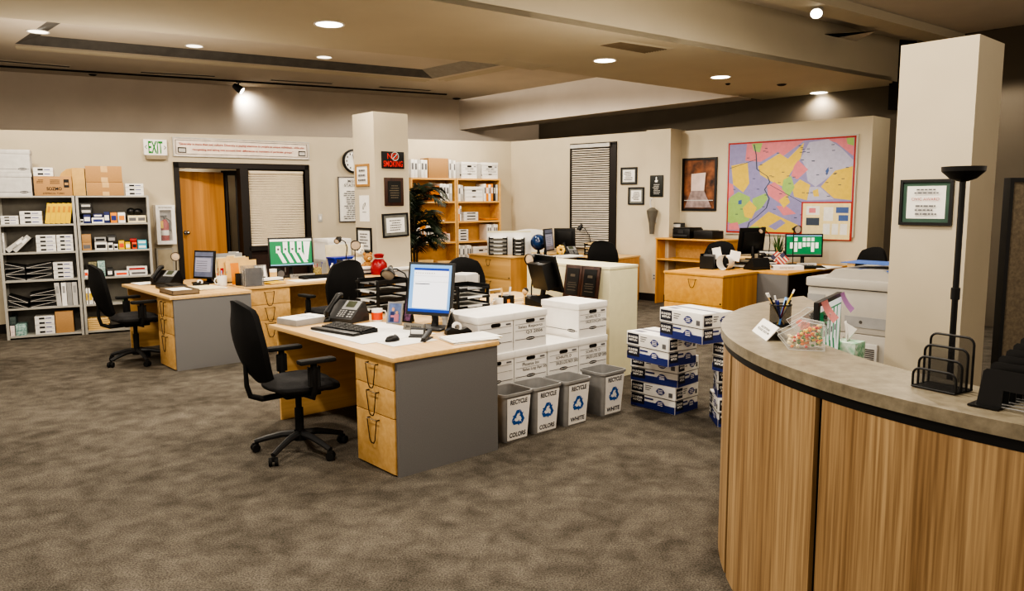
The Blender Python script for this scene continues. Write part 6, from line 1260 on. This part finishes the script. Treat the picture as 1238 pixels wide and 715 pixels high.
# right unit
navy = mat('navy_box', (30, 40, 96), .6); 
cells = [ (4, 95, 101, .05, packb, ink, 'white pack'), (4, 101, 110, .11, navy, white, 'navy blue box'), (4, 111, 126, .07, white, blue_l, 'white carton'), (4, 126, 133, .14, navy, white, 'dark navy box'), (4, 134, 142, .13, orange2, blue_l, 'blue and orange box'), (4, 143, 152, .13, white, orange2, 'white and orange box'), (4, 155, 166, .09, paper2, inkg, 'cream carton'), (4, 166, 177, .09, paper2, inkg, 'second cream carton'),
 (3, 97, 111, .1, card, inkg, 'brown cardboard box'), (3, 115, 130, .1, packb, ink, 'white supply box'), (3, 131, 137, .09, white, ink, 'small white box'), (3, 138, 143, .07, white, ink, 'tiny white box'), (3, 144, 151, .11, yellow, orange, 'yellow box'), (3, 152, 158, .09, yellow, white, 'pale yellow box'), (3, 160, 166, .09, orange, ink, 'dark orange box'), (3, 167, 178, .06, mat('cyan_box', (70, 170, 200), .6), white, 'light blue box'),
 (2, 100, 107, .09, white, orange, 'white card box'), (2, 108, 118, .07, orange2, white, 'orange box'), (2, 119, 128, .2, teal, None, 'teal patterned carton'), (2, 130, 137, .1, charcoal, white, 'dark grey box'), (2, 139, 156, .06, packb, orange, 'flat white box'), (2, 157, 179, .06, packb, inkg, 'wide flat white box'),
 (1, 101, 107, .2, white, yellow, 'white yellow-dotted file'), (1, 108, 113, .2, white, yellow, 'second yellow-dotted file'), (1, 114, 119, .2, white, yellow, 'third yellow-dotted file'), (1, 150, 162, .05, green, white, 'green box')]
for k, x0, x1, h_, m_, lb_, nm_ in cells:
    sbox(f'{nm_} on the {nice(k)} shelf of right grey unit', x0, x1, k, h_, m_, .2, lab=lb_)
sbox('stacked navy box row above on top shelf, right grey unit', 98, 112, 4, .07, charcoal, .2, .115, lab=lgrey); sbox('dark box with white slot marks, topmost on right unit shelf', 98, 112, 4, .06, charcoal, .2, .19, lab=lgrey)
sbox('small navy box on the white carton, right grey unit', 113, 125, 4, .045, navy, .18, .072, lab=white)
sbox('brown cardboard box stacked on its twin, fourth shelf', 97, 111, 3, .1, card, .2, .102); sbox('grey box on the white supply box, fourth shelf', 115, 129, 3, .06, grey_pl, .2, .102, lab=ink); sbox('dark grey box above small white box, fourth shelf', 131, 141, 3, .09, charcoal, .2, .092, lab=grey_pl)
sbox('blue box on the light blue box, fourth shelf', 167, 178, 3, .05, mat('cyan_box2', (90, 185, 205), .6), .2, .062, lab=white); sbox('red box above orange box, fourth shelf', 158, 166, 3, .04, red, .2, .092)
sbox('dark floral carton on third shelf, right grey unit', 108, 118, 2, .12, mat('floral_dark', (70, 80, 60), .7, c2=(150, 140, 110), scale=40), .2, .072)
sbox('long white tray box above wide flat box, third shelf', 154, 179, 2, .05, packb, .2, .062, lab=red)
for j in range(6): t, w_ = sitem('envelope_pile', f'manila envelope bundle, {ORD[j]} from bottom on the lowest shelf', 'envelopes', 104 + j % 2 * 2, 134 - j % 3, 0, .2, .02, .02, 'manila envelopes on the lowest shelf'); t.location.z += .026 * j; G().box(0, 0, 0, w_, .22, .022, bev=.003).ob('envelopes', manila, t)
t, w_ = sitem('round_pouch', 'black rounded pouch on cream cartons, top shelf of right unit', 'pouch', 154, 170, 4, .2, .1, .05); t.location.z += .093; G().ball((.05, .08, .05), (.05, .06, .045)).ball((.13, .08, .045), (.06, .06, .04)).ob('bag', black, t)
# on top of the shelves
def roofbox(label, x0, x1, h_, m_, zoff=0, d_=.3, tape=False, yb=.0): return sbox(label, x0, x1, 5, h_, m_, d_, zoff, 'cardboard_box', 'box', tape, yb=yb)
for j, nm_ in ((0, 'lower'), (1, 'upper')):
    a = SH.sz(-8, 238)[0]; b = SH.sz(40, 237)[0]; bankers_box(f'{nm_} grey storage box on top of the left shelf unit', SH.P(a, HT + j * .276, -.01), SH.rz, b - a, .274, .3, None, False, 'storage boxes on top of the metal shelves', lgrey, plain=True)
t, w_ = roofbox('brown carton with bold black lettering on top of left unit', 42, 88, .235, card)
text('SOZMO', t, ink, (w_ * .52, -.002, .085), w=w_ * .4, h=.04, bold=.03); text('EMPIRICAL TUBES', t, ink, (w_ * .5, -.002, .03), w=w_ * .56, h=.02); lines(t, w_ * .06, w_ * .28, .15, .2, 3, -.002, ink); lines(t, w_ * .42, w_ * .68, .14, .2, 3, -.002, ink, jit=.0); G().box(w_ * .78, -.002, .1, w_ * .92, -.001, .2).ob('bottle_print', ink, t); G().box(w_ * .8, -.003, .13, w_ * .9, -.002, .16).ob('bottle_label', card, t)
for j in range(2): ream(f'white paper pack {("lying under another", "lying topmost")[j]} on the black-lettered brown carton', 42, 66, 5, j, .052, zoff=.237)
card2 = mat('cardboard_pale', (196, 160, 100), .85)
t, w_ = roofbox('open pale carton with a raised curved flap', 88.6, 104, .34, card2, d_=.28); g = G(); g.prism([(0, 0), (.0, .34), (-.06, .33), (-.12, .28), (-.14, .23)], .12, .124, plane='xz'); g.M = Matrix(); g.ob('flap', card2, t)
t, w_ = roofbox('taped brown carton lower of two, right shelf top', 105.5, 150, .165, card, tape=True); t, w_ = roofbox('taped brown carton upper of two, right shelf top', 105, 149, .2, card, .167, tape=True)
for j in range(3): ream(f'white paper pack {ORD[j]} from bottom beside the cartons', 152, 174, 5, j, .05)
# ---- grey low cabinet under the extinguisher
t = thing('wall_panel_box', 'plain grey box panel under the extinguisher cabinet', 'cabinet', WL.P(WL.sz(187, 296)[0], 0), WL.rz); G().box(0, -.1, 0, .22, -.002, 1.02).ob('body', steel, t); G().box(.015, -.106, .03, .205, -.1, 1.0).ob('door', mat('beige_door', (176, 164, 140), .6), t)
# ================================================================== TALL BOOKCASES on the left wall beside the corner
BK = WallF(WL.P(0, 0, .36).to_2d(), WL.P(WL.L, 0, .36).to_2d())
bs0, bsm, bs1 = BK.sz(497, 240)[0], BK.sz(552, 240)[0], BK.sz(605.5, 240)[0]
bt = BK.sz(580, 216)[1]; bz = [BK.sz(580, y_)[1] for y_ in (316, 291, 267, 243.3)]; bz = [.08, bz[0] - (bz[1] - bz[0]), ] + bz; 
bz = [max(.06, z) for z in bz]
def bookcase(label, s0, s1):
    t = thing('bookcase', label, 'bookcase', BK.P(s0, 0), BK.rz); w_ = s1 - s0
    G().box(0, 0, 0, .03, .33, bt).ob('side_panel', shelf_w, t); G().box(w_ - .03, 0, 0, w_, .33, bt).ob('side_panel', shelf_w, t); G().box(.031, .315, .02, w_ - .031, .33, bt - .03).ob('back_panel', mat('shelf_back', (214, 168, 100), .6), t)
    for z in bz + [bt]: G().box(.0305, 0.003, z - .03, w_ - .0305, .314, z).ob('shelf', shelf_w, t)
    return t
bookcase('tall light wood bookcase half hidden by the palm', bs0, bsm - .005); bookcase('tall light wood bookcase nearest the room corner', bsm + .005, bs1)
def bitem(name, label, cat, x0, x1, k, h_, d_, m_, yb=.02, zoff=0, lab=None, group=None, part='body'):
    z = bt if k == 6 else bz[k]; py = BK_y[k]; a = BK.sz(x0, py)[0]; b = BK.sz(x1, py)[0]
    if k < 6:
        if a < bsm: a = max(a, bs0 + .035); b = min(b, bsm - .04)
        else: a = max(a, bsm + .04); b = min(b, bs1 - .035)
    t = thing(name, label, cat, BK.P(a, z + zoff + .0005, -yb), BK.rz, group); w_ = b - a; G().box(0, 0, 0, w_, d_, h_, bev=min(.004, w_ * .1)).ob(part, m_, t)
    if lab: G().box(w_ * .2, -.0015, h_ * .45, w_ * .8, -.0005, h_ * .8).ob('spine_label', lab, t)
    return t, w_
BK_y = {6: 216, 5: 243, 4: 267, 3: 291, 2: 316, 1: 340, 0: 360}
def brow(x0, x1, n, k, h_, ms, where, group='binders on the wooden bookcases'):
    for j in range(n): w_ = (x1 - x0) / n; bitem('ring_binder', f'{["white", "grey", "orange", "dark"][["w", "g", "o", "d"].index(ms[j % len(ms)])]} binder, {ORD[j]} from left {where}', 'binder', x0 + w_ * j, x0 + w_ * (j + 1) - .3, k, h_ - .006 * (j % 3), .26, {'w': white, 'g': lgrey, 'o': orange2, 'd': charcoal}[ms[j % len(ms)]], lab={'w': inkg, 'g': white, 'o': white, 'd': lgrey}[ms[j % len(ms)]], group=group)
brow(498, 518, 5, 6, .3, 'wwgww', 'on top behind palm tips'); bitem('cardboard_box', 'plain brown carton between binders on bookcase top', 'box', 519, 543, 6, .33, .28, card)
brow(544, 552, 3, 6, .31, 'wgw', 'right of brown carton on top')
for x0, lb in ((559, 'white storage box on bookcase top, left of the pair'), (584, 'white storage box on bookcase top, right of the pair')):
    a = BK.sz(x0, 215)[0]; b = BK.sz(x0 + 19, 215)[0]; bankers_box(lb, BK.P(a, bt, -.02), BK.rz, b - a, .28, .29, ['NOV 2004', 'Accounts'], True, 'storage boxes on top of bookcases')
for x0, lb in ((552.5, 'grey carton squeezed left of the top storage boxes'), (578.5, 'grey carton between the two top storage boxes')): bitem('small_box', lb, 'box', x0, x0 + 5, 6, .26, .26, lgrey, yb=.04)
brow(533, 548, 4, 5, .3, 'wwwg', 'top shelf of palm bookcase'); bitem('tan_binder', 'dark orange binder leaning on palm bookcase top shelf', 'binder', 522, 532, 5, .26, .26, mat('tan_b', (190, 110, 30), .6))
brow(555, 561, 2, 5, .28, 'wg', 'top shelf left end, corner bookcase', 'binders left of the storage box, corner bookcase')
a = BK.sz(563, 243)[0]; b = BK.sz(585, 243)[0]; bankers_box('white storage box inside the corner bookcase', BK.P(a, bz[5] + .0005, -.02), BK.rz, b - a, .25, .28, None, False)
brow(586, 603, 6, 5, .3, 'wowodg', 'right of the storage box, corner bookcase', 'binders right of the storage box, corner bookcase')
brow(555, 559, 2, 4, .27, 'ow', 'fourth shelf left end, corner bookcase', 'binders on the fourth shelf, corner bookcase')
def packs(x0, x1, k, n, where, h_=.055): 
    for j in range(n): bitem('paper_pack', f'white paper pack, {ORD[j]} from bottom {where}', 'paper pack', x0, x1, k, h_, .24, packb, zoff=j * (h_ + .001), lab=ink, group='paper packs on the wooden bookcases', part='wrap')
packs(562, 579, 4, 3, 'on fourth shelf, corner bookcase', .05); bitem('orange_folder', 'orange folder lying on a wood riser, corner bookcase', 'folder', 588, 603, 4, .02, .25, orange2, zoff=.012)
packs(526, 538, 4, 1, 'on fourth shelf, palm bookcase', .02)
brow(590, 603, 5, 3, .28, 'wwgww', 'third shelf right end, corner bookcase'); packs(554, 567, 3, 4, 'on third shelf, corner bookcase', .05)
brow(502, 526, 7, 3, .3, 'wwoowwg', 'third shelf of palm bookcase'); bitem('small_box', 'stack of brown and white packs on palm bookcase', 'box', 528, 545, 3, .14, .22, mat('mixed_pack', (190, 160, 140), .7, c2=(230, 226, 220), scale=20)); bitem('folder_pile', 'reddish folder on the stack of packs, palm bookcase', 'folder', 529, 541, 3, .025, .2, mat('salmon', (216, 150, 120), .7), zoff=.142)
brow(555, 571, 6, 2, .3, 'wgwgww', 'second shelf of corner bookcase'); a = BK.sz(573, 316)[0]; b = BK.sz(592, 316)[0]; bankers_box('white storage box low in the corner bookcase', BK.P(a, bz[2] + .0005, -.02), BK.rz, b - a, .26, .28, None, False)
bitem('envelope_pile', 'yellow envelope pile on second shelf, palm bookcase', 'envelopes', 507, 525, 2, .07, .24, manila); bitem('envelope_pile', 'flat tan envelopes right on second shelf, palm bookcase', 'envelopes', 530, 548, 2, .035, .24, manila)
brow(502, 530, 6, 1, .28, 'wgwwgw', 'lower shelf of palm bookcase')
# ================================================================== PALM beside the small pillar
pp = atd(505, 335, 11.9); palm = thing('potted_palm', 'tall dark green palm beside the small pillar', 'plant', (pp.x - .05, pp.y, 0), 0)
G().lathe([(0, 0), (.16, 0), (.2, .3), (.21, .32), (.18, .32), (0, .28)], 24).ob('pot', terr, palm); rn = random.Random(11)
for k in range(4): a = k * 1.6; G().tube([(.03 * cos(a), .03 * sin(a), .28), (.05 * cos(a), .05 * sin(a), .9), (.03 * cos(a + 1), .03 * sin(a + 1), 1.25 + .1 * k)], [.018, .014, .01], 7).ob('stem', bark, palm)
for k in range(34):
    a = rn.uniform(0, 6.28); zb_ = rn.uniform(.8, 1.62); L_ = rn.uniform(.55, .85); rise = rn.uniform(.15, .75); dr = Vector((cos(a), sin(a), 0)); pts = []
    if k == 0: a = -.15; dr = Vector((cos(a), sin(a), 0)); zb_ = 1.6; L_ = .75; rise = .62
    if k == 1: a = 1.0; dr = Vector((cos(a), sin(a), 0)); zb_ = 1.62; L_ = .5; rise = 1.0
    for j in range(9): f = j / 8; pts.append(dr * (L_ * f * .75) + Vector((0, 0, zb_ + rise * f * (1.25 - .9 * f) * L_ * 1.6 - .18 * f * f)))
    g = G(); g.tube(pts, [.006 - .0005 * j for j in range(9)], 5)
    sd = Vector((-dr.y, dr.x, 0))
    for j in range(26):
        f = .12 + .86 * j / 25; i = min(7, int(f * 8)); p = pts[i].lerp(pts[i + 1], f * 8 - i); t_ = (pts[i + 1] - pts[i]).normalized(); ll = .26 * sin(pi * min(1, f * .8 + .18)) + .04
        for s_ in (-1, 1):
            o_ = (sd * s_ * .8 + t_ * .7 + Vector((0, 0, -.15 + rn.uniform(-.1, .15)))).normalized(); w_ = t_ * .016
            q = p + o_ * ll * .5; e = p + o_ * ll + Vector((0, 0, -.05 * ll / .25)); g.add([tuple(p - w_ * .4), tuple(p + w_ * .4), tuple(q + w_), tuple(q - w_), tuple(e)], [(0, 1, 2, 3), (3, 2, 4)])
    g.ob('frond', leaf, palm)
# ================================================================== LIGHT
w = bpy.data.worlds.new('world'); bpy.context.scene.world = w; w.use_nodes = True
bg = w.node_tree.nodes['Background']; bg.inputs[0].default_value = (1, .86, .7, 1); bg.inputs[1].default_value = .9
for x, y, z, p in ((5.6, 9.3, 3.1, 40), (-1.0, .9, ZS - .05, 50), (1.0, 3.2, ZR - .08, 200), (-1.4, 3.0, ZS - .05, 170), (-3.4, 5.1, ZS - .05, 150), (2.6, 2.4, ZR - .08, 45), (-5.0, 7.4, ZS - .05, 120), (-2.2, 9.6, ZT - .05, 125), (-4.6, 8.3, ZT - .06, 105), (.2, 11.3, ZT - .05, 150), (-.8, 12.6, ZT - .05, 120), (3.0, 6.0, ZR - .1, 60), (.9, 6.0, ZS - .05, 140)):  # lamps without fittings: some inferred out of view, others added as unseen fill
    lamp((x, y, z), p, 176, .2)
def fill_uplight(p, size, power, col=(1, .88, .72)):
    l = bpy.data.lights.new('fill_uplight', 'AREA'); l.energy = power; l.color = col; l.shape = 'SQUARE'; l.size = size; o = bpy.data.objects.new('fill_uplight', l); C.objects.link(o); o.location = p; o.rotation_euler = (pi, 0, 0)
fill_uplight((-4.2, 8.2, 2.3), 2.2, 45); fill_uplight((1.6, 6.2, 2.3), 2.0, 22)  # unseen area lights added to brighten the ceiling from below
p = at(291, 103, ZT) - Vector((0, 0, .15)); lamp(p, 30, 110, 1, aim=p + Vector((.3, 1.2, -1.1)))
sc = bpy.context.scene
sc.view_settings.view_transform = 'AgX'; sc.view_settings.look = 'AgX - High Contrast'; sc.view_settings.exposure = .2
sc.cycles.use_denoising = True; sc.cycles.max_bounces = 6; sc.cycles.transparent_max_bounces = 12
